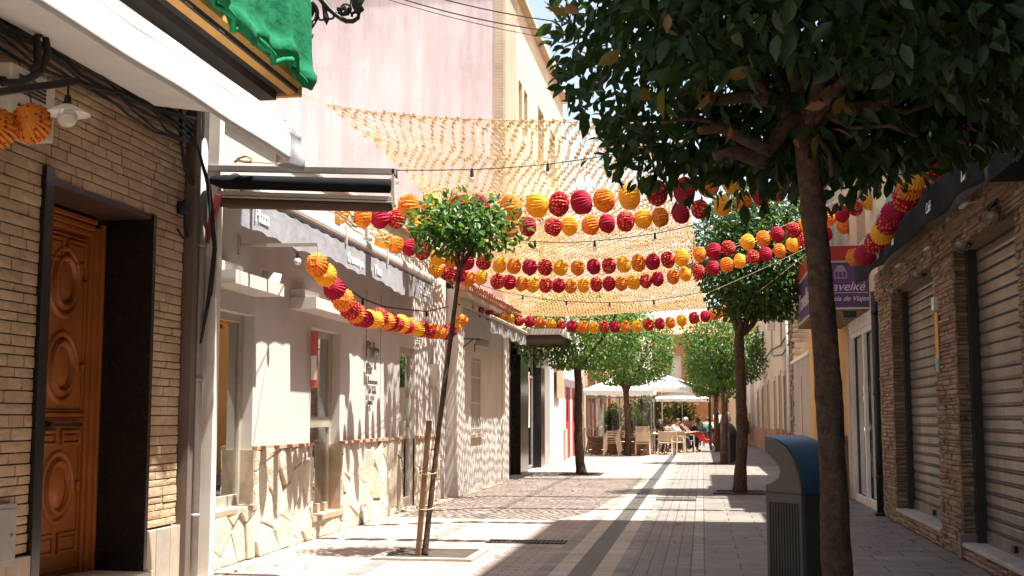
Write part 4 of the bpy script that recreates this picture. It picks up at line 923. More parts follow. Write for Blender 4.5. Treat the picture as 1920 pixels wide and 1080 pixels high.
tag(mb.build('cable', 'cable'), 'drooping cables on the front of the cream house', 'cables')
a2 = P(1452, 612, X=RX); tag(MB().box(RX-.25, RX, 40.6, 41.2, 4.15, 4.5).build('air_conditioner', 'metal_white', bevel=.02), 'white air conditioner high on the cream house beside the tree crown', 'air conditioner')
ch.location.y += .95
yb = thing('yellow_house', (2.4, 62, 0), 'white house with a bright yellow dado farther along on the right', 'house')
wallbox(yb, 'plaster_white', 11, 2.2, 57.1, 72, 0, 5.0, [(60, 61, .05, 2.3), (65, 66.2, .05, 2.3)])
each('dado', 'plaster_yellow', yb, [(2.12, 2.199, 57.1, 59.9, .01, 1.5), (2.12, 2.199, 61.1, 64.9, .01, 1.5)])
each('door', 'metal_grey', yb, [(2.5, 2.54, 60, 61, .05, 2.3), (2.5, 2.54, 65, 66.2, .05, 2.3)])
tag(MB().box(1.75, 2.11, 57.5, 57.8, .55, 1.15).tube([(2.05, 57.65, .02), (2.05, 57.65, 1.3)], .03, 8).build('litter_basket', 'metal_dark', bevel=.02), 'black litter basket on the yellow dado wall', 'litter bin')
yb.location.y += .96
fb = thing('far_house', (2.4, 82, 0), 'grey and cream terraced house at the far right end of the street', 'house')
wallbox(fb, 'plaster_cream', 11, 1.9, 72.1, 91.5, 0, 6.2, [(75+4*i, 76+4*i, .05, 2.4) for i in range(4)]+[(75+4*i, 76+4*i, 3.4, 5.2) for i in range(4)])
for i in range(4):
    for z0, z1 in ((.05, 2.4), (3.4, 5.2)): MB().box(2.2, 2.24, 75+4*i, 76+4*i, z0, z1).build('window' if z0 > 1 else 'door', 'wood_shutter', fb)
tag(MB().grid(lambda u, v: (2.05+.35*v, 13.0+2.2*u, 3.55+.65*v+.03*math.sin(u*9)), 20, 4).build('hanging_sheet', 'cloth_teal'), 'pale teal sheet hanging above the black awning behind the lanterns', 'sheet')
fb.location.y += .9
# drain grates and covers
def grate(x0, x1, y0, y1, label, nb=18):
    t = thing('drain_grate', ((x0+x1)/2, y0, .01), label, 'drain grate')
    mb = MB().box(x0, x1, y0, y0+.015, .009, .016).box(x0, x1, y1-.015, y1, .009, .016)
    for k in range(nb): x = x0+(x1-x0)*(k+.25)/nb; mb.box(x, x+(x1-x0)/nb*.5, y0+.015, y1-.015, .009, .015)
    mb.build('bars', 'iron_grate', t); MB().box(x0, x1, y0+.001, y1-.001, .0085, .0089).build('slot', 'dark_slot', t)
grate(-2.25, -1.42, 12.75, 13.05, 'iron drain grate in the pink paving left of the central channel'); grate(-.75, -.12, 19.6, 19.95, 'iron drain grate beside the central channel in the tree shadow', 14)
# ================================================================ TREES
def leaf_cloud(n, centre, rad, size, shell=.55, flat=0., seed=1, hang=.5, boxy=2., lump=.16, drop=0.):
    r = np.random.default_rng(seed); N = int(n)
    d = r.normal(size=(N, 3)); d /= np.linalg.norm(d, axis=1)[:, None]
    # boxy superellipsoid directions
    p = boxy; s = (np.abs(d)**p).sum(1)**(-1/p)
    ph = r.uniform(0, 6.28, (7, 3)); fr = r.normal(size=(7, 3))*3.2; l = sum(np.sin(d@fr[i]+ph[i, 0]) for i in range(7))/7*2.0
    t = (shell+(1-shell)*r.uniform(0, 1, N)**.7)*(1+lump*l)*s
    pos_ = d*t[:, None]*np.array(rad)
    if flat: pos_[:, 2] = np.where(pos_[:, 2] < -rad[2]*flat, -rad[2]*flat+(pos_[:, 2]+rad[2]*flat)*.25, pos_[:, 2])
    pos_ += np.array(centre)
    out = d*.6+r.normal(size=(N, 3))*.7; out[:, 2] -= hang; out /= np.linalg.norm(out, axis=1)[:, None]   # leaf axis
    up = d*.5+r.normal(size=(N, 3))*.55+np.array([0, 0, .5]); sd = np.cross(out, up); sd /= np.linalg.norm(sd, axis=1)[:, None]; nn = np.cross(sd, out)
    L = size*r.uniform(.48, 1.2, N)[:, None]; W = L*r.uniform(.22, .30, N)[:, None]
    P_ = [pos_, pos_+out*L*.3+sd*W*.85+nn*W*.3, pos_+out*L*.62+sd*W*.8+nn*W*.12, pos_+out*L*1.0-nn*L*.12, pos_+out*L*.62-sd*W*.8+nn*W*.12, pos_+out*L*.3-sd*W*.85+nn*W*.3, pos_+out*L*.35-nn*W*.1, pos_+out*L*.68-nn*L*.06]
    V = np.stack(P_, 1).reshape(-1, 3)
    base = (np.arange(N)*8)[:, None]
    F = np.concatenate([base+np.array(q) for q in ((0, 1, 6, 6), (1, 2, 7, 6), (2, 3, 7, 7), (0, 6, 5, 5), (6, 7, 4, 5), (7, 3, 4, 4))], 0)
    return V, F, base
def leaf_mesh(name, V, N, m, parent):
    off = wloc(parent); V = V-np.array(off)
    tri = np.array([(0, 1, 6), (2, 3, 7), (0, 6, 5), (7, 3, 4)]); qd = np.array([(1, 2, 7, 6), (6, 7, 4, 5)])
    base = np.arange(N)*8; T = (base[:, None, None]+tri).reshape(-1, 3); Q = (base[:, None, None]+qd).reshape(-1, 4)
    me = bpy.data.meshes.new(name); me.vertices.add(len(V)); me.vertices.foreach_set('co', V.astype(np.float32).ravel())
    loops = np.concatenate([T.ravel(), Q.ravel()]); me.loops.add(len(loops)); me.loops.foreach_set('vertex_index', loops.astype(np.int32))
    st = np.concatenate([np.arange(len(T))*3, len(T)*3+np.arange(len(Q))*4]); me.polygons.add(len(st)); me.polygons.foreach_set('loop_start', st.astype(np.int32))
    me.update(calc_edges=True); me.validate(); me.materials.append(MT[m]); me.polygons.foreach_set('use_smooth', [True]*len(me.polygons))
    o = bpy.data.objects.new(name, me); COL.objects.link(o); o.parent = parent; return o
def limb(mb, a, b, r0, r1, wob=.05, n=7, seg=10):
    a = Vector(a); b = Vector(b); pts = []; rr = []
    for i in range(n+1):
        t = i/n; p = a.lerp(b, t)+Vector((random.uniform(-1, 1), random.uniform(-1, 1), random.uniform(-.6, .6)))*wob*math.sin(math.pi*t)
        pts.append(p); rr.append((r0+(r1-r0)*t)*random.uniform(.93, 1.07))
    mb.tube(pts, rr, seg); return pts
def bark_tube(mb, pts, rr, n, seed):
    from mathutils import noise as mn
    q = []; r2 = []; K = max(1, int(90/len(pts))) if n > 20 else 2
    for i in range(len(pts)-1):
        for k in range(K): t = k/K; q.append(pts[i].lerp(pts[i+1], t)); r2.append(rr[i]+(rr[i+1]-rr[i])*t)
    q.append(pts[-1]); r2.append(rr[-1]); b = len(mb.v); mb.tube(q, r2, n)
    for i, c in enumerate(q):
        for k in range(n):
            v = Vector(mb.v[b+i*n+k]); d = v-c; w_ = mn.noise(Vector((v.x*14, v.y*14, v.z*3.5))+Vector((seed, 0, 0)))*.16+mn.noise(Vector((v.x*45, v.y*45, v.z*16)))*.07+.22*max(0, mn.noise(Vector((v.x*6, v.y*6, v.z*5+seed)))-.35)
            mb.v[b+i*n+k] = tuple(c+d*(1+w_))
def tree(loc, label, crown, rad, fork, tr, n, size, m, lean=(0, 0), seed=1, nl=7, bark='bark', name='street_tree', clear=None, **kw):
    t = thing(name, (loc[0], loc[1], 0), label, 'tree', 'street trees'); random.seed(seed)
    top = Vector((loc[0]+lean[0], loc[1]+lean[1], fork)); mb = MB(); pts = []; rr = []; N = 16
    for i in range(N+1):
        u = i/N; p = Vector((loc[0], loc[1], 0)).lerp(top, u)+Vector((math.sin(u*5+seed)*.02*tr*12, math.cos(u*4+seed)*.015*tr*12, 0)); pts.append(p)
        rr.append(tr*(1.0+.28*math.exp(-u*14))*(1-.22*u)*random.uniform(.96, 1.04))
    bark_tube(mb, pts, rr, 30 if loc[1] < 15 else 16, seed); top = pts[-1]
    c = Vector(crown)
    for k in range(nl):
        a = 2*math.pi*k/nl+random.uniform(-.3, .3); e = random.uniform(-.15, .75); q = c+Vector((math.cos(a)*rad[0]*.72, math.sin(a)*rad[1]*.72, rad[2]*e))
        mid = top.lerp(q, .45)+Vector((0, 0, -.08*rad[2]+random.uniform(-.05, .1))); r0 = tr*random.uniform(.38, .58)
        limb(mb, top-Vector((0, 0, .05)), mid, r0*1.2, r0*.75, tr*.35, 5, 9); limb(mb, mid, q, r0*.75, r0*.25, tr*.6, 5, 7)
        for j in range(3):
            q2 = mid.lerp(q, .3+.3*j)+Vector((random.uniform(-1, 1)*rad[0], random.uniform(-1, 1)*rad[1], random.uniform(-.3, 1)*rad[2]))*.28; limb(mb, mid.lerp(q, .2+.3*j), q2, r0*.3, r0*.1, tr*.3, 3, 5)
    mb.build('trunk', bark, t, smooth=True)
    V, F, base = leaf_cloud(n, crown, rad, size, seed=seed, **kw); V3 = V.reshape(-1, 8, 3)
    if clear: V3 = V3[[not clear(*p) for p in V3[:, 0]]]
    leaf_mesh('crown', V3.reshape(-1, 3), len(V3), m, t)
    return t
random.seed(11)
cr_ = random.Random(4)
def open_under(x, y, z):
    return y < 6.08 and -.30 < x < 1.35 and z < 1.3+(.292-.05*abs(x-.35))*y and cr_.random() < .96
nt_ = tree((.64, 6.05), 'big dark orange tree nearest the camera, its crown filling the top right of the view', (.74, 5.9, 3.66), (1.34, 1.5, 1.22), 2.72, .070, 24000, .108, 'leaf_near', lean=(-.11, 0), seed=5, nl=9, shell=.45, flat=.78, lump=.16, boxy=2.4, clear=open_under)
mb = MB(); T0 = Vector((.53, 6.05, 2.66))
for pl in ([(1515, 262), (1495, 215), (1470, 240), (1440, 282), (1400, 262), (1350, 240), (1310, 245)], [(1515, 225), (1560, 205), (1620, 203), (1680, 185), (1730, 160)], [(1440, 280), (1425, 300), (1380, 285), (1340, 293)], [(1500, 210), (1460, 190), (1400, 180), (1330, 190)]):
    n_ = len(pl); mb.tube([P(x, y, Y=6.03-.05*i) for i, (x, y) in enumerate(pl)], [.052*(1-.72*i/n_) for i in range(n_)], 10)
for pl in ([(1395, 262), (1368, 290), (1358, 300), (1340, 310)], [(1590, 203), (1600, 180), (1596, 150), (1580, 130)], [(1530, 250), (1556, 290), (1560, 330)], [(1545, 215), (1600, 240), (1665, 235), (1720, 255)], [(1470, 188), (1440, 170), (1360, 180), (1300, 170), (1250, 185)], [(1350, 240), (1330, 226), (1290, 222), (1240, 230)], [(1640, 200), (1700, 210), (1760, 190), (1820, 200)]):
    n_ = len(pl); mb.tube([P(x, y, Y=6.0-.06*i) for i, (x, y) in enumerate(pl)], [.016*(1-.6*i/n_) for i in range(n_)], 7)
mb.build('limb', 'bark', nt_, smooth=True)
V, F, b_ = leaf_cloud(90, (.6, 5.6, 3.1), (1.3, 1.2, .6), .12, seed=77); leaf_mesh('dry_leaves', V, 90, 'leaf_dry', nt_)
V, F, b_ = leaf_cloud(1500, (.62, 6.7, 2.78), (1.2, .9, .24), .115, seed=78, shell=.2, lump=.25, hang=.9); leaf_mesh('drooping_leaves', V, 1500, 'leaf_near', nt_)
tree((-2.61, 11.5), 'thin young leaning tree tied to a stake beside the grey bar', (-2.28, 11.55, 3.13), (.52, .48, .31), 2.75, .026, 1700, .095, 'leaf_mid', lean=(.32, .0), seed=9, nl=6, shell=.25, lump=.34, flat=.85)
tree((.63, 21.8), 'tall dark tree beyond the lantern garlands on the right, in front of the travel agency', (1.0, 21.6, 4.12), (1.16, 1.15, 1.32), 2.75, .105, 13500, .105, 'leaf_shade', lean=(.05, 0), seed=12, shell=.4, flat=.8, lump=.12)
tree((-2.76, 28.3), 'left-hand street tree before the glass shop with a flat-bottomed crown', (-2.62, 28.2, 3.30), (1.38, 1.3, .98), 2.45, .105, 8000, .11, 'leaf_far', lean=(-.1, 0), seed=22, boxy=3., shell=.5, flat=.8)
tree((-2.55, 42.4), 'clipped left-hand tree rising behind the terrace glass screen', (-2.35, 42.4, 3.55), (1.45, 1.4, 1.25), 2.2, .12, 8500, .12, 'leaf_far', seed=31, boxy=3.2, shell=.55, flat=.85)
tree((.60, 35.3), 'clipped round right-hand tree beyond the far litter bin', (.62, 35.3, 3.15), (1.12, 1.1, 1.04), 2.2, .10, 8000, .11, 'leaf_far', seed=36, boxy=2.6, shell=.55, flat=.85)
tree((.55, 48), 'farther right-hand tree almost hidden behind the clipped round tree', (.55, 48, 3.2), (1.1, 1.1, 1.1), 2.2, .11, 5000, .13, 'leaf_far', seed=39, boxy=2.6, shell=.55)
# tree pits
def pit(cx, cy, s, label, dark=True):
    t = thing('tree_pit', (cx, cy, 0), label, 'tree pit'); a = s/2; w_ = .07
    MB().box(cx-a-w_, cx+a+w_, cy-a-w_, cy-a, .005, .03).box(cx-a-w_, cx+a+w_, cy+a, cy+a+w_, .005, .03).box(cx-a-w_, cx-a, cy-a, cy+a, .005, .03).box(cx+a, cx+a+w_, cy-a, cy+a, .005, .03).build('kerb', 'iron_grate' if dark else 'stone_band', t, bevel=.004)
    MB().grid(lambda u, v: (cx-a+s*u, cy-a+s*v, .012+.008*math.sin(u*23)*math.sin(v*19)), 14, 14).build('soil', 'soil', t)
pit(-2.55, 11.55, .80, 'square tree pit of bare soil around the staked young tree', False); pit(.63, 21.8, .8, 'dark tree pit around the tall right-hand tree'); pit(-2.76, 28.3, .8, 'dark tree pit around the left-hand street tree')
pit(.60, 35.3, .8, 'dark tree pit around the clipped round tree'); pit(.655, 6.05, .8, 'tree pit around the nearest trunk')
stk = thing('tree_stake', (-2.68, 11.42, 0), 'squared wooden stake tied to the leaning young tree', 'stake')
MB().bar((-2.66, 11.44, 0), (-2.56, 11.44, 1.27), .055, .045).build('post', 'wood_plank', stk, bevel=.003)
for z in (.45, .78): MB().tube([(-2.66+.08*math.cos(a)+.08*z+.02, 11.47+.06*math.sin(a), z+.01*math.sin(a)) for a in [i*2*math.pi/12 for i in range(13)]], .006, 5).build('tie', 'straw', stk)

# ================================================================ NET
def bil(u, v, A, B, C, D): return A.lerp(B, u).lerp(D.lerp(C, u), v)
NK = [(P(610, 192, Y=15.5), P(1276, 214, Y=15.3)), (P(690, 262, Y=15.9), P(1284, 290, Y=15.9)), (P(775, 345, Y=16.8), P(1292, 372, Y=16.9)), (P(862, 440, Y=19.4), P(1302, 448, Y=19.4)), (P(925, 520, Y=22.6), P(1314, 520, Y=22.6)), (P(962, 590, Y=26.6), P(1326, 576, Y=26.6))]
NL, NR = NK[0]; FL, FR = NK[-1]
_cl = [0]
for i in range(5): _cl.append(_cl[-1]+(NK[i+1][1]-NK[i][1]).length)
def nedge(v, s):
    q = v*_cl[-1]; i = 0
    while i < 4 and _cl[i+1] < q: i += 1
    t = (q-_cl[i])/(_cl[i+1]-_cl[i]); a = NK[max(i-1, 0)][s]; b = NK[i][s]; c = NK[i+1][s]; d = NK[min(i+2, 5)][s]
    return .5*((2*b)+(c-a)*t+(2*a-5*b+4*c-d)*t*t+(3*b-a-3*c+d)*t*t*t)
def netp(u, v):
    p = nedge(v, 0).lerp(nedge(v, 1), u); p.z -= .10*math.sin(math.pi*u)+.03*math.sin(v*22+u*3)+.02*math.sin(v*37+u*9)
    p.x += .05*math.sin(v*17)*(1-u); p.y += .12*math.sin(math.pi*u)*(1-v)
    return p
from mathutils import noise as mn_
rn = random.Random(3); mb = MB(); rows = 128; per = 33; seg = 8
for j in range(rows):
    v0 = (j+.5)/rows; ph = (j % 2)*math.pi; n = per*seg; base = len(mb.v); amp = .40/rows*1.25
    for i in range(n+1):
        u = i/n; wn = mn_.noise(Vector((u*7, j*.13, 0)))*.9+mn_.noise(Vector((u*26, j*.5, 3)))*.55
        a = 2*math.pi*u*per+ph+1.6*mn_.noise(Vector((u*5, j*.2, 9))); q = math.sin(a)+.25*math.sin(2*a+j)
        jit = rn.uniform(-.10, .10)/rows; hw = (.265+.115*math.cos(a*2))/rows
        e = .4*rn.random()/rows if j == 0 else 0
        for s in (-1, 1):
            p = netp(min(1, max(0, u)), min(1, max(0, v0+amp*q+jit+s*hw+e+wn/rows))); p.z += s*.022*math.cos(a)+rn.uniform(-.006, .006); mb.v.append(tuple(p))
    for i in range(n):
        if rn.random() < .04 or mn_.noise(Vector((i/seg*.35, j*.22, 5))) > .62: continue
        mb.f.append((base+2*i, base+2*i+2, base+2*i+3, base+2*i+1))
net = mb.build('camouflage_net', 'net_straw'); tag(net, 'straw-coloured camouflage net stretched over the street as a sunshade', 'net')
def cable(pts, r, label, m='cable', n=6, sub=None, name='cable', cat='cable', group=None, sag=0):
    P2 = []
    for i in range(len(pts)-1):
        a = Vector(pts[i]); b = Vector(pts[i+1]); k = 14
        for q in range(k): t = q/k; p = a.lerp(b, t); p.z -= sag*4*t*(1-t); P2.append(p)
    P2.append(Vector(pts[-1])); o = MB().tube(P2, r, n).build(name, m, smooth=True); return tag(o, label, cat, group)
cable([P(566, 176, Y=12), NL], .006, 'pale rope tying the near corner of the camouflage net to the balcony', 'rope', name='rope', cat='rope')
cable([netp(i/12, .004) for i in range(13)], .006, 'pale edge rope along the near side of the camouflage net', 'rope', name='rope', cat='rope')
cable([FL, FL+Vector((-.3, .5, .1))], .006, 'pale rope holding the far left corner of the net', 'rope', name='rope', cat='rope')
cable([FR, Vector((RX, 26.9, 3.7))], .006, 'pale rope holding the far right corner of the net', 'rope', name='rope', cat='rope')

# ================================================================ LANTERNS
def lantern_mesh(name, sd=0):
    n = 44; m = 14; v = []; f = []; R0 = .105; q = random.Random(sd); ox, oy, oz = [q.uniform(0, 9) for _ in range(3)]
    for i in range(m+1):
        th = math.pi*i/m
        for k in range(n):
            a = 2*math.pi*k/n; pl = 1+(.055 if k % 2 else -.055)*math.sin(th)**.5; r = R0*math.sin(th)**.85*pl if 0 < i < m else .006
            r *= (1.+.012*(i % 2)); r *= 1+.13*mn_.noise(Vector((ox+1.4*math.cos(th), oy+1.4*math.cos(a), oz+1.4*math.sin(a)))); v.append((R0*.93*math.cos(th)*(1 if 0 < i < m else .93), r*math.cos(a), r*math.sin(a)))
    for i in range(m):
        for k in range(n): k2 = (k+1) % n; f.append((i*n+k, i*n+k2, (i+1)*n+k2, (i+1)*n+k))
    me = bpy.data.meshes.new(name); me.from_pydata(v, [], f); return me
LK = {'Y': ('paper_yellow', 'plain yellow'), 'O': ('paper_orange', 'orange spotted'), 'R': ('paper_red', 'plain crimson'), 'D': ('paper_reddot', 'crimson spotted')}
LM = {}
for k in LK:
    LM[k] = [lantern_mesh('paper_lantern', 'YORD'.index(k)*9+j) for j in range(5)]
    for x in LM[k]: x.materials.append(MT[LK[k][0]])
ORD = lambda i: '%d%s' % (i, 'th' if 10 <= i % 100 <= 20 else {1: 'st', 2: 'nd', 3: 'rd'}.get(i % 10, 'th'))
rl = random.Random(5)
def garland(pts, seq, name, rad, order, cord, start=None, end=None):
    """pts: positions; seq: kinds; the string runs through them"""
    N = len(pts)
    for i, p in enumerate(pts):
        d = (pts[min(i+1, N-1)]-pts[max(i-1, 0)]).normalized(); d = (d+Vector((rl.uniform(-.28, .28), rl.uniform(-.28, .28), rl.uniform(-.15, .15)))).normalized()
        o = bpy.data.objects.new('paper_lantern', rl.choice(LM[seq[i]])); COL.objects.link(o); o.location = p
        q = Vector((1, 0, 0)).rotation_difference(d); o.rotation_mode = 'QUATERNION'; o.rotation_quaternion = q @ Quaternion((1, 0, 0), rl.uniform(0, 6.28))
        s = rad/.105*rl.uniform(1.04, 1.14); o.scale = (s*rl.uniform(.90, 1.02), s, s*rl.uniform(.96, 1.05))
        tag(o, '%s paper lantern, %s %s on %s' % (LK[seq[i]][1], ORD(i+1), order, name), 'lantern', 'paper lanterns on '+name)
    line = ([Vector(start)] if start else [])+[p.copy()+Vector((0, 0, rad*.25)) for p in pts]+([Vector(end)] if end else [])
    tag(MB().tube(line, .003, 5).build('string', 'rope', smooth=True), cord, 'string')
def seqr(s, n, o=0): return [s[(i+o) % len(s)] for i in range(n)]
A_ = [(767, 387), (808, 388), (861, 390), (898, 389), (958, 390), (1007, 385), (1048, 383), (1090, 380), (1133, 375), (1180, 369), (1232, 362), (1283, 358), (1328, 347), (1372, 340), (1420, 332), (1470, 322)]
garland([P(x, y, Y=12.7) for x, y in A_], ['O', 'Y', 'D', 'R', 'O', 'Y', 'D', 'R', 'O', 'Y', 'D', 'R', 'O', 'Y', 'D', 'R'], 'the nearest garland', .116, 'from the left', 'string of the nearest lantern garland, starting at the folded awning', P(735, 372, Y=12.4), P(1573, 322, Y=12.8))
B2 = [(638, 400), (680, 407), (712, 409), (744, 410), (777, 419), (815, 424), (858, 428), (905, 430), (955, 428), (990, 425), (1037, 425), (1068, 423), (1107, 422), (1138, 419), (1173, 415), (1206, 411), (1238, 407), (1276, 400), (1312, 392), (1355, 385), (1393, 377), (1426, 368), (1459, 358), (1493, 352), (1535, 338), (1573, 324), (1603, 316), (1641, 305)]
def yl(x, a, b, x0=640, x1=1050): return a+(b-a)*min(1, max(0, (x-x0)/(x1-x0)))
garland([P(x, y, Y=yl(x, 13.6, 15.0)) for x, y in B2], seqr('YORD', 8)+['O', 'R', 'D', 'Y']+seqr('ORDY', 16), 'the second garland', .108, 'from the left', 'string of the second lantern garland crossing the street', P(600, 395, Y=13.4), P(1680, 296, Y=15))
C2 = [(717, 452), (742, 459), (768, 464), (793, 472), (821, 483), (846, 487), (875, 491), (907, 491), (937, 497), (964, 499), (993, 501), (1022, 501), (1051, 502), (1083, 502), (1113, 500), (1142, 498), (1169, 496), (1197, 493), (1224, 491), (1252, 487), (1278, 483), (1312, 477), (1339, 471), (1366, 465), (1402, 454), (1431, 448), (1458, 440), (1487, 431), (1512, 421), (1554, 409), (1578, 401), (1603, 390), (1630, 379)]
garland([P(x, y, Y=yl(x, 15.3, 17.4, 717, 1050)) for x, y in C2], seqr('YORD', 33), 'the third garland', .103, 'from the left', 'string of the third lantern garland crossing the street', P(690, 440, Y=15.2), P(1670, 365, Y=17.4))
D4 = [(817, 507), (839, 512), (861, 516), (879, 523), (902, 520), (933, 528), (955, 529), (978, 532), (999, 534), (1023, 535), (1047, 536), (1070, 537), (1094, 535), (1118, 533), (1142, 532), (1165, 532), (1188, 529), (1211, 527), (1233, 523), (1262, 519), (1285, 514), (1310, 509), (1337, 503), (1363, 497), (1387, 490), (1412, 482), (1436, 477), (1462, 470), (1486, 459), (1508, 450), (1549, 439), (1582, 424)]
garland([P(x, y, Y=yl(x, 18.2, 20.1, 817, 1050)) for x, y in D4], seqr('YDRO', 32), 'the fourth garland', .107, 'from the left', 'string of the fourth lantern garland crossing the street', P(790, 495, Y=18), P(1620, 405, Y=20.1))
E2 = [(877, 578), (895, 583), (914, 588), (935, 593), (954, 598), (973, 601), (993, 603), (1012, 605), (1032, 607), (1052, 611), (1072, 612), (1092, 613), (1113, 614), (1133, 613), (1153, 613), (1173, 613), (1194, 612), (1216, 609), (1237, 607), (1257, 605), (1278, 601), (1301, 596), (1322, 593), (1340, 589), (1358, 583), (1380, 579), (1400, 573), (1423, 566), (1442, 560), (1464, 552)]
garland([P(x, y, Y=yl(x, 21.2, 26., 877, 1000)) for x, y in E2], seqr('YDRO', 30), 'the farthest garland', .112, 'from the left', 'string of the farthest lantern garland crossing the street', P(855, 566, Y=21), P(1500, 540, Y=26))
F2 = [(595, 497), (611, 516), (627, 541), (643, 562), (657, 580), (671, 592), (692, 598), (711, 595), (731, 603), (752, 607), (768, 612), (791, 617), (813, 621), (835, 623), (850, 614), (866, 601)]
Fp = []
for i, (x, y) in enumerate(F2): t = i/(len(F2)-1); X = -3.45-.42*t; Fp.append(P(x, y, X=X))
garland(Fp, ['O', 'Y', 'R', 'O', 'D', 'R', 'Y', 'D', 'R', 'Y', 'O', 'D', 'O', 'R', 'Y', 'O'], 'the grey bar garland', .100, 'from the bracket', 'string of the garland that droops along the front of the grey bar', q1, P(890, 590, X=-3.9))
# doubled, pressed-together lanterns between them
Gp = [(Fp[i]+Fp[i+1])/2+Vector((.02, 0, -.02)) for i in range(3, 14)]
garland(Gp, seqr('DORYODRY', 11), 'the grey bar lower strand', .088, 'from the bracket', 'second string twisted through the grey bar garland')
H2 = [(1603, 482), (1622, 478), (1640, 456), (1654, 438), (1664, 420), (1674, 398), (1698, 372), (1706, 352), (1716, 330), (1746, 313), (1781, 275), (1812, 240)]
garland([P(x, y, X=1.84) for x, y in H2], ['O', 'R', 'D', 'Y', 'D', 'R', 'D', 'O', 'Y', 'D', 'O', 'R'], 'the black awning garland', .104, 'from the purple sign', 'string of the garland hanging before the black awning', None, P(1850, 200, X=1.84))
pL = [P(58, 232, Y=5.5), P(-8, 242, Y=5.35)]
for i, p in enumerate(pL):
    o = bpy.data.objects.new('paper_lantern', LM['O'][0]); COL.objects.link(o); o.location = p; o.rotation_mode = 'QUATERNION'; o.rotation_quaternion = Vector((1, 0, 0)).rotation_difference(Vector((.25, -.95, .15)))
    o.scale = (.92,)*3; tag(o, ('orange spotted paper lantern hanging beside the enamel disc lamp', 'orange spotted paper lantern cut off by the left edge of the photo')[i], 'lantern')
cable([pL[0]+Vector((0, 0, .1)), P(54, 172, Y=5.6)], .004, 'short wire holding the spotted lantern under the grey bar bracket', name='wire', cat='wire')

# festoon light strings
def festoon(pts, bulbs, label, Y0, r=.006):
    t = thing('festoon_string', pts[0], label, 'light string'); MB().tube(pts, r, 6).build('wire', 'cable', t, smooth=True)
    for b in bulbs:
        MB().tube([b+Vector((0, 0, .01)), b+Vector((0, 0, -.075))], [.013, .020], 8).build('socket', 'cable', t)
        MB().lathe([(0, -.075)]+[(.030*math.sin(a), -.102-.030*math.cos(a)*-1) for a in [i*math.pi/8 for i in range(1, 8)]]+[(0, -.132)], b, 10).build('bulb', 'glass_bulb', t, smooth=True)
def curve(a, b, sag, n=24): return [Vector(a).lerp(Vector(b), i/n)-Vector((0, 0, sag*4*(i/n)*(1-i/n))) for i in range(n+1)]
s1 = [P(x, y, Y=Y) for x, y, Y in ((742, 319, 10.3), (812, 319, 11), (885, 318, 11.7), (956, 314, 12), (1027, 308, 12.2), (1100, 298, 12.2), (1180, 284, 12.2))]
festoon(s1, [s1[0], s1[2], s1[4]], 'black festoon cable running from the tip of the folded awning beam', 12)
s2 = [P(x, y, Y=15.6) for x, y in ((920, 441), (960, 449), (1003, 453), (1060, 455), (1115, 452), (1172, 446), (1228, 438), (1280, 427), (1333, 412), (1390, 398), (1460, 388), (1520, 385))]
festoon(s2, [s2[2], s2[4], s2[6], s2[8]], 'festoon cable of bare bulbs between the second and third garlands', 15)
s3 = [P(x, y, Y=21.5) for x, y in ((880, 527), (898, 533), (935, 545), (980, 554), (1020, 561), (1062, 565), (1100, 567), (1143, 567), (1185, 566), (1226, 563), (1280, 555), (1330, 545))]
festoon(s3, [s3[1], s3[3], s3[5], s3[7], s3[9]], 'festoon cable of bare bulbs under the far part of the net', 21)
s4 = [P(x, y, X=X) for x, y, X in ((596, 459, -3.5), (548, 468, -3.7), (558, 488, -3.9))]
s5 = [P(x, y, X=-3.95) for x, y in ((650, 540), (680, 560), (720, 575), (760, 580), (800, 584), (840, 575))]
festoon(s5, [s5[1], s5[2], s5[4]], 'black festoon cable with clamps along the grey bar above its lanterns', 14, .010)
pb = P(558, 484, X=-3.85); t = thing('wall_bulb', pb, 'single white globe bulb dangling from the wire below the perforated bracket', 'bulb')
MB().tube([q1.lerp(q0, .35), pb+Vector((0, 0, .03)), P(590, 494, X=-3.5)], .005, 6).tube([pb+Vector((0, 0, .06)), pb], .016, 8).build('wire', 'cable', t)
MB().lathe([(0, .0)]+[(.036*math.sin(a), -.034+.036*math.cos(a)) for a in [i*math.pi/8 for i in range(1, 8)]]+[(0, -.07)], pb, 12).build('globe', 'enamel', t, smooth=True)
for a, b, Y, l in (((1310, 408), (1700, 300), 15.4, 'white cable rising to the right below the second garland'), ((1290, 500), (1620, 352), 17.6, 'white cable crossing below the third garland'), ((1330, 548), (1600, 420), 20.3, 'white cable crossing below the fourth garland'), ((1420, 548), (1560, 432), 20.6, 'short white cable slanting up beside the near trunk'), ((860, 545), (1330, 575), 27, 'pale cable under the far edge of the net'), ((780, 380), (1000, 383), 12.75, 'pale cable above the nearest garland')):
    cable([P(*a, Y=Y), P(*b, Y=Y)], .005, l, 'rope', sag=.03)
cable([P(700, -20, Y=20), P(1050, 60, Y=20)], .012, 'thick overhead power cable in front of the cream roof', sag=.1); cable([P(700, -42, Y=20), P(1060, 42, Y=20)], .012, 'upper overhead power cable in front of the cream roof', sag=.1); cable([P(640, -30, Y=22), P(1050, 75, Y=22)], .008, 'thin overhead wire crossing the pink wall', sag=.1)
mb = MB(); rr_ = random.Random(8)
for k in range(26):
    x0, y0 = rr_.uniform(800, 835), rr_.uniform(500, 540); mb.tube([P(x0+8*i+rr_.uniform(-7, 7), y0+11*i+rr_.uniform(-9, 9), Y=19.9) for i in range(4)], .009, 5)
tag(mb.build('cable_tangle', 'cable'), 'tangle of black cables at the corner where the grey bar meets the tiled eave', 'cables')

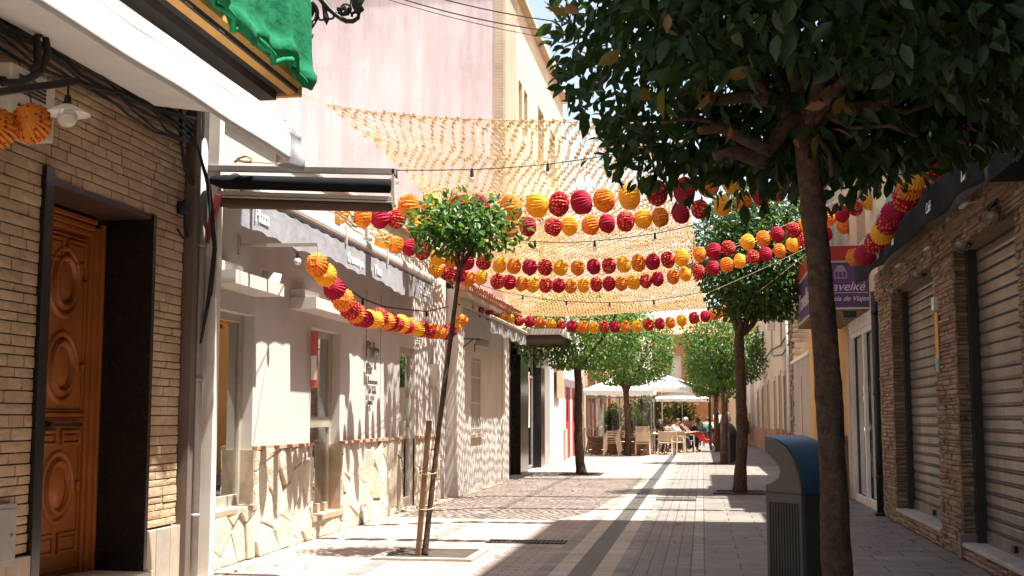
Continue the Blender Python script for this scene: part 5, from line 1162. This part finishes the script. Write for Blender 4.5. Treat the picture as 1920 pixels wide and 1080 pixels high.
# ================================================================ LITTER BINS
def litter_bin(loc, rz, label, s=1.0):
    t = thing('litter_bin', (loc[0], loc[1], 0), label, 'litter bin', 'grey litter bins with blue hoods', rz)
    L_, W_, H_ = .36*s, .36*s, 1.175
    prof = [(0, .03), (0, .84), (.02, .93), (.07, 1.02), (.15, 1.10), (.25, 1.15), (L_, 1.175), (L_, 1.07), (L_-.05, 1.045), (L_-.12, 1.0), (L_-.155, .95), (L_-.135, .90), (L_-.06, .865), (L_, .85), (L_, .03)]
    prof2 = [(u, z) for u, z in prof]
    for sy in (0, W_-.035): MB().prism(prof2, (0, sy, 0), (1, 0, 0), (0, 0, 1), (0, .035, 0)).build('side_panel', 'bin_olive', t, local=True, bevel=.006)
    hood = [(u, z) for u, z in prof if z > .9 and u <= L_ and not (u > .2 and z < 1.1)]
    mb = MB(); c = [(-.004, .80), (-.004, .84), (.016, .935), (.066, 1.028), (.148, 1.108), (.25, 1.157), (L_-.004, 1.18)]
    for (u0, z0), (u1, z1) in zip(c[:-1], c[1:]): mb.quad((u0, .02, z0), (u1, .02, z1), (u1, W_-.02, z1), (u0, W_-.02, z0)); mb.quad((u0+.012, .02, z0-.014), (u1+.012, .02, z1-.014), (u1+.012, W_-.02, z1-.014), (u0+.012, W_-.02, z0-.014))
    mb.build('hood', 'bin_blue', t, smooth=True, local=True)
    mb = MB(); c = [(L_-.006, 1.07), (L_-.055, 1.05), (L_-.122, 1.0), (L_-.157, .95), (L_-.137, .90), (L_-.062, .866), (L_-.004, .853)]
    for (u0, z0), (u1, z1) in zip(c[:-1], c[1:]): mb.quad((u0, .03, z0), (u1, .03, z1), (u1, W_-.03, z1), (u0, W_-.03, z0))
    mb.build('chute', 'bin_blue', t, smooth=True, local=True)
    MB().box(.0, .03, .036, W_-.036, .05, .80).box(L_-.03, L_-.004, .036, W_-.036, .05, .84).build('body', 'bin_dark', t, local=True, bevel=.004)
    mb = MB()
    for k in range(11):
        x = (.03+k*.028)*s; mb.box(x, x+.012, W_-.002, W_+.007, .10, .74)
    mb.build('ribs', 'bin_dark', t, local=True)
    MB().box(-.004, L_, -.004, W_+.004, .80, .806).build('groove', 'dark_slot', t, local=True)
    MB().tube([(L_/2, W_/2, .0), (L_/2, W_/2, .06)], .14, 16).build('base', 'metal_dark', t, local=True)
    return t
mat('bin_dark', (.045, .045, .04), (.035, .035, .03), 5, .6, 200, .2, .001, obj=True)
litter_bin((.624+.36*.81, 8.25+.36*.59), R(180-54), 'near grey litter bin with a blue curved hood, half behind the near trunk')
litter_bin((.98, 36.2), R(180-40), 'far grey litter bin with a blue hood beside the clipped round tree', .95)
tag(MB().lathe([(.0, 0), (.11, .01), (.13, .10), (.09, .2), (.05, .28)], (.70, 36.5, 1.18), 10).build('plastic_bag', 'enamel', smooth=True), 'white plastic bag left on top of the far litter bin', 'bag')

# fallen leaves and small litter on the paving
r_ = random.Random(21); mb = MB()
for k in range(520):
    x = r_.choice((r_.gauss(-2.6, .8), r_.gauss(.6, .9), r_.uniform(-4, 2.2), -3.95+abs(r_.gauss(0, .15)), 2.2-abs(r_.gauss(0, .15)))); y = r_.uniform(6, 40); a = r_.uniform(0, 6.28); l = r_.uniform(.02, .06); z = .014
    if not -4.05 < x < 2.28: continue
    c, s_ = math.cos(a)*l, math.sin(a)*l; mb.quad((x-c, y-s_, z), (x+s_*.35, y-c*.35, z+.008), (x+c, y+s_, z+.004), (x-s_*.35, y+c*.35, z+.010))
tag(mb.build('fallen_leaves', 'leaf_dry'), 'scattered dry fallen leaves on the paving', 'leaves', kind='stuff')
# ================================================================ TERRACE
def make_chair():
    t = thing('terrace_chair', (0, 0, 0), 'x', 'chair')
    mb = MB().grid(lambda u, v: (-.22+.44*u, -.20+.42*v, .44-.012*math.sin(math.pi*u)*math.sin(math.pi*v)), 6, 6)
    mb.box(-.225, .225, -.21, -.19, .415, .45).box(-.225, .225, .2, .225, .415, .445); mb.build('seat', 'plastic_beige', t, local=True, solid=.016)
    MB().grid(lambda u, v: (-.22+.44*u, .21+.07*v+.03*math.sin(math.pi*u), .50+.32*v-.01*(2*u-1)**2), 8, 5).build('backrest', 'plastic_beige', t, local=True, solid=.016)
    for s in (-1, 1):
        MB().bar((s*.24, -.22, .0), (s*.225, -.20, .64), .035, .03).build('leg', 'plastic_beige', t, local=True)
        MB().bar((s*.25, .30, .0), (s*.225, .20, .62), .035, .03).bar((s*.225, .20, .6), (s*.22, .28, .82), .03, .02).build('leg', 'plastic_beige', t, local=True)
        MB().bar((s*.228, -.22, .645), (s*.228, .25, .665), .04, .022).build('armrest', 'plastic_beige', t, local=True)
    return t
proto = make_chair(); used = [0]
def chair(x, y, rz, label, z=0, group=None):
    o = proto if not used[0] else copy_tree(proto); used[0] = 1
    o.location = (x, y, z); o.rotation_euler[2] = rz; o['label'] = label
    if group: o['group'] = group
    return o
nm = ('bottom chair', 'second chair from the bottom', 'third chair from the bottom', 'top chair')
for k in range(4):
    chair(-3.13+.035*k, 42.25, R(-88), 'beige plastic %s of the side-on stack by the glass screen' % nm[k], .062*k, 'stacked beige terrace chairs')
for k in range(4):
    chair(-2.02+.0*k, 42.35+.035*k, R(180), 'beige plastic %s of the stack whose backs face the camera' % nm[k], .062*k, 'stacked beige terrace chairs')
chair(-1.28, 43.2, R(178), 'beige terrace chair drawn up to the nearest occupied table, back to the camera', group='beige chairs at the terrace tables')
chair(-.98, 43.9, R(150), 'beige terrace chair turned askew right of the nearest table', group='beige chairs at the terrace tables')
chair(-.86, 45.1, R(178), 'beige terrace chair behind the askew one', group='beige chairs at the terrace tables')
chair(-.62, 47.0, R(120), 'beige terrace chair at the street end of the second table', group='beige chairs at the terrace tables')
chair(-1.9, 47.6, R(20), 'beige terrace chair inside the glass screen', group='beige chairs at the terrace tables')
def table(x, y, label, w_=.8, l_=.8):
    t = thing('terrace_table', (x, y, 0), label, 'table'); MB().box(x-w_/2, x+w_/2, y-l_/2, y+l_/2, .72, .745).build('tabletop', 'plastic_beige', t, bevel=.005)
    for a in (-1, 1):
        for b in (-1, 1): MB().bar((x+a*(w_/2-.06), y+b*(l_/2-.06), 0), (x+a*(w_/2-.06), y+b*(l_/2-.06), .72), .04, .04).build('leg', 'plastic_beige', t)
table(-1.35, 44.3, 'beige terrace table nearest the glass screen'); table(-1.1, 47.6, 'beige terrace table among the seated diners', .9, 1.6); table(-1.5, 51.6, 'beige terrace table farthest along the terrace')
# glass wind screen
gs = thing('glass_screen', (-2.9, 43.0, 0), 'tall framed glass wind screen at the near end of the terrace', 'screen')
x0, x1 = -3.98, -1.72
MB().box(x0, x1, 42.98, 43.02, 1.97, 2.03).box(x0, x0+.05, 42.98, 43.02, .05, 1.97).box(x1-.05, x1, 42.98, 43.02, .05, 1.97).box(x0, x1, 42.98, 43.02, .62, .66).box(-2.86, -2.82, 42.98, 43.02, .66, 1.97).build('frame', 'metal_grey', gs)
MB().box(x0+.05, x1-.05, 42.995, 43.005, .66, 1.97).build('pane', 'glass_screen', gs)
mb = MB()
for i in range(4): mb.box(x0+.05, x1-.05, 42.985, 43.01, .06+i*.14, .185+i*.14)
mb.build('board_panel', 'wood_plank', gs, bevel=.005); MB().box(x1-.02, x1+.02, 43.02, 46, 1.97, 2.03).box(x1-.02, x1+.02, 45.95, 46, .05, 1.97).build('return_frame', 'metal_dark', gs); MB().box(x1-.004, x1+.004, 43.03, 45.94, .3, 1.97).build('return_pane', 'glass_screen', gs)
def bush(c, rad, n, size, label, seed, pot=True, m='leaf_far'):
    t = thing('potted_plant', (c[0], c[1], 0), label, 'plant')
    if pot: MB().lathe([(.0, .01), (.15, .01), (.20, .35), (.22, .36), (.19, .34), (0, .33)], (c[0], c[1], 0), 16).build('pot', 'terracotta', t, smooth=True)
    mb = MB()
    for k in range(7): mb.tube([(c[0], c[1], .3), (c[0]+random.uniform(-.1, .1), c[1], c[2]*.6), (c[0]+random.uniform(-1, 1)*rad[0]*.6, c[1]+random.uniform(-1, 1)*rad[1]*.6, c[2]+rad[2]*.4)], .012, 5)
    mb.build('stem', 'bark', t); V, F, b = leaf_cloud(n, c, rad, size, seed=seed, shell=.1, lump=.3, hang=-.3); leaf_mesh('foliage', V, int(n), m, t)
bush((-3.1, 43.8, 1.15), (.48, .35, .72), 1500, .12, 'dark leafy oleander behind the left pane of the glass screen', 51); bush((-2.35, 44.0, 1.0), (.36, .3, .6), 900, .12, 'smaller leafy shrub behind the glass screen beside the waiter', 52)
bush((-3.75, 44.2, .75), (.3, .3, .4), 500, .1, 'pale flowering plant at the left end of the glass screen', 53)
bush((-2.4, 56, 1.5), (1.2, .6, 1.1), 2600, .16, 'broad sunlit hedge plant behind the seated diners', 54); bush((-1.0, 58, 1.4), (.8, .5, .8), 1500, .15, 'leafy shrub to the right behind the diners', 55)
# parasols and awnings
def parasol(cx, cy, w_, h, rise, label, pole=True):
    t = thing('parasol', (cx, cy, 0), label, 'parasol', 'white terrace parasols'); a = w_/2
    def f(u, v):
        x = (u*2-1); y = (v*2-1); r = max(abs(x), abs(y)); return (cx+a*x, cy+a*y, h+rise*(1-r)-.05*math.sin(math.pi*r)*(1-abs(abs(x)-abs(y))))
    MB().grid(f, 16, 16).build('canopy', 'canvas_white', t)
    mb = MB()
    for (p, q) in (((-a, -a), (a, -a)), ((a, -a), (a, a)), ((a, a), (-a, a)), ((-a, a), (-a, -a))):
        mb.grid(lambda u, v: (cx+p[0]+(q[0]-p[0])*u, cy+p[1]+(q[1]-p[1])*u, h-.14*v-.01*math.sin(u*30)*v), 24, 2)
    mb.build('valance', 'canvas_white', t)
    if pole: MB().tube([(cx, cy, 0), (cx, cy, h+rise)], .025, 10).build('pole', 'metal_white', t); MB().lathe([(0, .0), (.25, .0), (.25, .05), (.05, .08)], (cx, cy, 0.02), 14).build('base', 'concrete', t)
    mb = MB()
    for (p, q) in ((-a, -a), (a, -a), (a, a), (-a, a)): mb.tube([(cx, cy, h+rise-.03), (cx+p, cy+q, h-.01)], .012, 5)
    mb.build('rib', 'metal_white', t)
parasol(-3.0, 45.3, 2.6, 2.28, .55, 'white square parasol behind the glass screen'); parasol(-1.55, 48.6, 2.3, 2.45, .62, 'white parasol with a draped valance over the diners'); parasol(-.9, 56.5, 2.6, 2.15, .5, 'low white parasol farther back on the terrace')
ta2 = thing('terrace_awning', (-2.5, 55, 2.8), 'white and brown striped awnings sloping from the terrace building to a dark frame', 'awning')
for i, (y, m) in enumerate(((51, 'canvas_white'), (55.5, 'canvas_white'))):
    MB().grid(lambda u, v: (-4.6+4.9*u, y+3.6*v, 4.35-1.9*u-.12*math.sin(math.pi*u)+.03*math.sin(v*20)), 20, 12).build('canopy', m, ta2, solid=.01)
    MB().grid(lambda u, v: (-4.6+4.9*u, y-.03, 4.35-1.9*u-.12*math.sin(math.pi*u)-.22*v), 20, 2).build('valance', 'canvas_brown', ta2, solid=.01)
MB().tube([(.32, 51, 0), (.32, 51, 2.5)], .04, 8).tube([(.32, 59, 0), (.32, 59, 2.5)], .04, 8).tube([(.32, 51, 2.5), (.32, 59, 2.5)], .03, 8).build('frame', 'metal_dark', ta2)
menu = tag(MB().bar((.62, 50.7, .0), (.62, 50.75, 1.35), .07, .07).box(.50, .74, 50.6, 50.8, .0, .03).build('terrace_post', 'wood_dark'), 'dark upright post at the street corner of the terrace', 'post')

# ---- people -------------------------------------------------------------------------
def skin_obj(name, nodes, edges, m, parent, sub=1):
    me = bpy.data.meshes.new(name); me.from_pydata([n[0] for n in nodes], edges, []); o = bpy.data.objects.new(name, me); COL.objects.link(o)
    if parent: o.parent = parent
    bm = bmesh.new(); bm.from_mesh(me); ly = bm.verts.layers.skin.verify(); bm.verts.ensure_lookup_table()
    for i, n in enumerate(nodes): bm.verts[i][ly].radius = (n[1], n[2] if len(n) > 2 else n[1]); bm.verts[i][ly].use_root = (i == 0)
    bm.to_mesh(me); bm.free()
    s = o.modifiers.new('skin', 'SKIN'); s.use_smooth_shade = True; q = o.modifiers.new('sub', 'SUBSURF'); q.levels = sub; q.render_levels = sub
    me.materials.append(MT[m]); return o
def person(x, y, rz, label, shirt, hair='hair_dark', skin='skin', pose='sit', h=1.72, lean=.12, long_hair=False, arms=None, z=0, legs='trousers', cat='person', sleeve=True):
    t = thing('person', (x, y, z), label, cat, None, rz); s = h/1.72; sit = pose != 'stand'; hz = (.50 if sit else .93)*s
    # faces -Y locally
    H = Vector((0, 0, hz)); C_ = H+Vector((0, -lean*1.2, .40*s)); N_ = H+Vector((0, -lean*1.55, .535*s)); Hd = N_+Vector((0, -.045-lean*.15, .10*s)); Tp = Hd+Vector((0, .01, .10*s))
    sh = [C_+Vector((k*.175*s, .0, .06*s)) for k in (-1, 1)]
    arms = arms or ([(-.22, -.25, -.20), (.0, -.48, -.16)], [(.22, -.25, -.20), (-.0, -.48, -.16)])
    nodes = [(H, .125*s, .10*s), (H+(C_-H)*.5, .115*s, .09*s), (C_, .14*s, .095*s), (N_, .05*s), (Hd-Vector((0, -.0, .035)), .068*s, .072*s), (Hd+Vector((0, .005, .035)), .075*s, .085*s), (Tp, .045*s)]
    edges = [(0, 1), (1, 2), (2, 3), (3, 4), (4, 5), (5, 6)]; an = []
    for k in (0, 1):
        b = len(nodes); S_ = sh[k]; e = C_+Vector((arms[k][0][0], arms[k][0][1], arms[k][0][2]))*s; wv = C_+Vector(arms[k][1])*s; hd = wv+(wv-e).normalized()*.08*s
        nodes += [(S_, .056*s), (e, .038*s), (wv, .026*s), (hd, .034*s, .018*s), (hd+(wv-e).normalized()*.07*s, .014*s, .010*s), (hd+Vector(((-1, 1)[k]*-.035, 0, .0)), .010*s)]
        edges += [(2, b), (b, b+1), (b+1, b+2), (b+2, b+3), (b+3, b+4), (b+3, b+5)]; an.append((S_, e, wv))
    ln = []
    for k in (-1, 1):
        b = len(nodes); hp = H+Vector((k*.09*s, 0, -.02))
        if sit: kn = H+Vector((k*.12*s, -.42*s, .02)); ft = Vector((k*.12*s, -.40*s, .07)); toe = ft+Vector((0, -.15, -.03))
        else: kn = Vector((k*.10*s, -.03, .50*s)); ft = Vector((k*.11*s, .02, .07)); toe = ft+Vector((0, -.16, -.035))
        nodes += [(hp, .085*s), (kn, .058*s), (ft, .04*s), (toe, .032*s, .028*s)]; edges += [(0, b), (b, b+1), (b+1, b+2), (b+2, b+3)]; ln.append((hp, kn, ft))
    skin_obj('body', nodes, edges, skin, t, 2)
    g = .014
    cn = [(H+Vector((0, 0, -.02)), .135*s+g, .11*s+g), (H+(C_-H)*.5, .125*s+g, .10*s+g), (C_, .15*s+g, .105*s+g), (C_.lerp(N_, .55), .075*s, .07*s)]; ce = [(0, 1), (1, 2), (2, 3)]
    for S_, e, wv in an: b = len(cn); cn += [(S_, .066*s), (S_.lerp(e, .75), .055*s)]; ce += [(2, b), (b, b+1)]
    skin_obj('shirt', cn, ce, shirt, t, 2)
    tn = [(H, .135*s, .12*s)]; te = []
    for hp, kn, ft in ln: b = len(tn); tn += [(hp, .10*s), (kn, .072*s), (kn.lerp(ft, .85), .052*s)]; te += [(0, b), (b, b+1), (b+1, b+2)]
    skin_obj('trousers', tn, te, legs, t, 1)
    for k in (-1, 1):
        pass
    fc = MB().lathe([(0, .0), (.011*s, -.006*s), (.014*s, -.02*s), (0, -.03*s)], Hd+Vector((0, -.088*s, .0)), 8)
    for k in (-1, 1): fc.lathe([(.012*s, -.012*s), (.018*s, 0), (.012*s, .022*s)], Hd+Vector((k*.078*s, .005, -.0)), 8)
    fc.build('nose_and_ears', skin, t, smooth=True, local=True)
    ey = MB()
    for k in (-1, 1): ey.lathe([(0, -.008*s), (.009*s, 0), (0, .008*s)], Hd+Vector((k*.03*s, -.077*s, .015*s)), 8)
    ey.build('eyes', 'hair_dark', t, local=True)
    hn = MB(); n = 12; m = 8
    for i in range(m+1):
        th = (math.pi*.62)*i/m
        for k in range(n):
            a = 2*math.pi*k/n; r = (.092 if math.sin(a) < 0 else .102)*s; cut = 1. if math.sin(a) > -.35 else .62
            th2 = th*cut; p = Hd+Vector((r*.92*math.sin(th2)*math.cos(a), .012+r*1.08*math.sin(th2)*math.sin(a), .018+r*1.12*math.cos(th2))); hn.v.append(tuple(p))
    for i in range(m):
        for k in range(n): k2 = (k+1) % n; hn.f.append((i*n+k, i*n+k2, (i+1)*n+k2, (i+1)*n+k))
    if long_hair:
        hn.lathe([(.01, .10), (.10, .06), (.12, -.02), (.125, -.14), (.10, -.22), (.03, -.25)], Hd+Vector((0, .05, 0)), 12, None, lambda k: 1+.1*math.sin(k*2.4))
    hn.build('hair', hair, t, smooth=True, local=True)
    return t
person(-2.03, 44.6, R(-60), 'waiter in a pink shirt and dark apron standing behind the glass screen, reaching down', 'shirt_pink', 'hair_brown', pose='stand', h=1.80, lean=.10, arms=([(-.30, -.12, -.26), (-.28, -.38, -.40)], [(.30, -.10, -.26), (.28, -.36, -.42)]), legs='shirt_dark')
person(-1.62, 45.3, R(20), 'diner with big dark curly hair beside the edge of the glass screen', 'shirt_dark', 'hair_dark', long_hair=True, h=1.68)
person(-1.28, 45.5, R(75), 'diner in a white shirt with a sunlit back, leaning over the near table', 'shirt_white', 'hair_dark', h=1.75, lean=.22)
person(-1.35, 47.4, R(170), 'seated diner in a pale top just behind the white-shirted one', 'shirt_beige', 'hair_dark', h=1.62)
person(-.98, 46.6, R(80), 'broad diner in a brown shirt seen from behind at the second table', 'shirt_brown', 'hair_grey', 'skin_tan', h=1.80, lean=.2)
person(-.62, 48.3, R(95), 'diner in dark clothes hunched at the end of the second table', 'shirt_dark', 'hair_dark', 'skin_tan', h=1.72, lean=.25)
person(-1.1, 52.6, R(-20), 'person in a coral vest holding a hand up to the head behind the diners', 'shirt_coral', 'hair_brown', h=1.72, arms=([(-.25, -.12, .10), (-.12, -.14, .36)], [(.24, -.2, -.2), (.1, -.42, -.2)]))
person(-.20, 56.6, R(185), 'person in a turquoise T-shirt seen from behind beside the red scooter', 'shirt_turquoise', 'hair_dark', 'skin_tan', h=1.80, lean=.1)
person(-.62, 57.4, R(160), 'pink-armed person stretching an arm out left of the turquoise shirt', 'shirt_coral', 'hair_brown', h=1.78, arms=([(-.28, -.1, .12), (-.52, -.12, .30)], [(.24, -.2, -.2), (.1, -.42, -.2)]))
person(.12, 63.0, R(150), 'person in a green T-shirt at the farthest table', 'shirt_teal', 'hair_dark', h=1.80)
person(.42, 64.0, R(200), 'person in a beige top at the far right of the terrace', 'shirt_beige', 'hair_brown', h=1.80)
person(.75, 66.0, R(170), 'standing person in a white top under the dark awning frame at the back', 'shirt_white', 'hair_grey', pose='stand', h=1.72)
person(-3.72, 44.0, R(120), 'diner in a pale floral top at the left end of the glass screen', 'shirt_white', 'hair_brown', h=1.65)
# dark chairs for the seated diners
mat('rattan_dark', (.09, .055, .035), (.07, .04, .028), 9, .7, 90, .3, .002, obj=True)
dk = copy_tree(proto)
for ch_ in dk.children:
    ch_.data = ch_.data.copy(); ch_.data.materials[0] = MT['rattan_dark']
dk.location = (-1.62, 45.32, 0); dk.rotation_euler[2] = R(20); dk['label'] = 'dark woven chair under the curly-haired diner'; dk['group'] = 'dark chairs of the diners'
for (x, y, r, l) in ((-1.25, 45.52, 75, 'white-shirted diner'), (-1.35, 47.42, 170, 'pale-topped diner'), (-.94, 46.62, 80, 'broad brown-shirted diner'), (-.58, 48.32, 95, 'hunched diner in dark clothes'), (-1.1, 52.62, -20, 'person in the coral vest'), (-.20, 56.63, 185, 'person in turquoise'), (-.62, 57.42, 160, 'pink-armed person'), (.12, 63.02, 150, 'person in the green T-shirt'), (.42, 64.02, 200, 'person in beige at the far right'), (-3.75, 44.0, 120, 'diner in the pale floral top')):
    o = copy_tree(dk); o.location = (x, y, 0); o.rotation_euler[2] = R(r); o['label'] = 'dark woven chair under the '+l
# ---- red scooter ----------------------------------------------------------------------
sc = thing('motor_scooter', (.0, 54.2, 0), 'shiny red motor scooter parked side-on at the end of the terrace', 'scooter')
sx, sy = -.02, 54.2
def wheel(cx, cz):
    w_ = MB(); M = Matrix.Rotation(math.pi/2, 4, 'X'); pr = [(.25+.045*math.cos(a), .04*math.sin(a)) for a in [i*2*math.pi/10 for i in range(11)]]
    o = w_.lathe(pr, (cx, sy, cz), 24, M).build('wheel', 'tyre', sc, smooth=True)
    q = MB().lathe([(.0, -.03), (.05, -.03), (.05, .03), (0, .03)], (cx, sy, cz), 12, M).lathe([(.205, -.02), (.215, 0), (.205, .02)], (cx, sy, cz), 24, M)
    for k in range(8): a = k*math.pi/4; q.tube([(cx+.04*math.cos(a), sy, cz+.04*math.sin(a)), (cx+.21*math.cos(a), sy, cz+.21*math.sin(a))], .006, 5)
    q.build('rim', 'chrome', o)
wheel(sx-.50, .295); wheel(sx+.72, .295)
MB().prism([(-.62, .55), (-.55, .75), (-.1, .80), (.05, .62), (.15, .38), (.38, .36), (.50, .60), (.56, .98), (.62, .98), (.62, .55), (.48, .26), (.1, .25), (-.15, .30), (-.3, .42)], (sx, sy-.10, 0), (1, 0, 0), (0, 0, 1), (0, .2, 0)).build('body', 'red_paint', sc, bevel=.03)
MB().prism([(-.60, .76), (-.62, .83), (-.2, .86), (.02, .80), (.0, .76)], (sx, sy-.12, 0), (1, 0, 0), (0, 0, 1), (0, .24, 0)).build('seat', 'tyre', sc, bevel=.02)
MB().tube([(sx+.56, sy, .95), (sx+.50, sy, 1.06)], .03, 8).tube([(sx+.44, sy-.30, 1.08), (sx+.50, sy, 1.05), (sx+.44, sy+.30, 1.08)], .014, 8).tube([(sx+.60, sy, .60), (sx+.72, sy, .30)], .03, 8).build('handlebar', 'chrome', sc)
MB().grid(lambda u, v: (sx+.72+.33*math.cos(R(25+130*u)), sy-.06+.12*v, .295+.33*math.sin(R(25+130*u))), 12, 2).build('mudguard', 'red_paint', sc, solid=.01)
MB().lathe([(0, .05), (.06, .04), (.075, 0), (.0, -.02)], (sx+.66, sy, .98), 12, Matrix.Rotation(math.pi/2, 4, 'Y')).build('headlight', 'glass_bulb', sc, smooth=True)
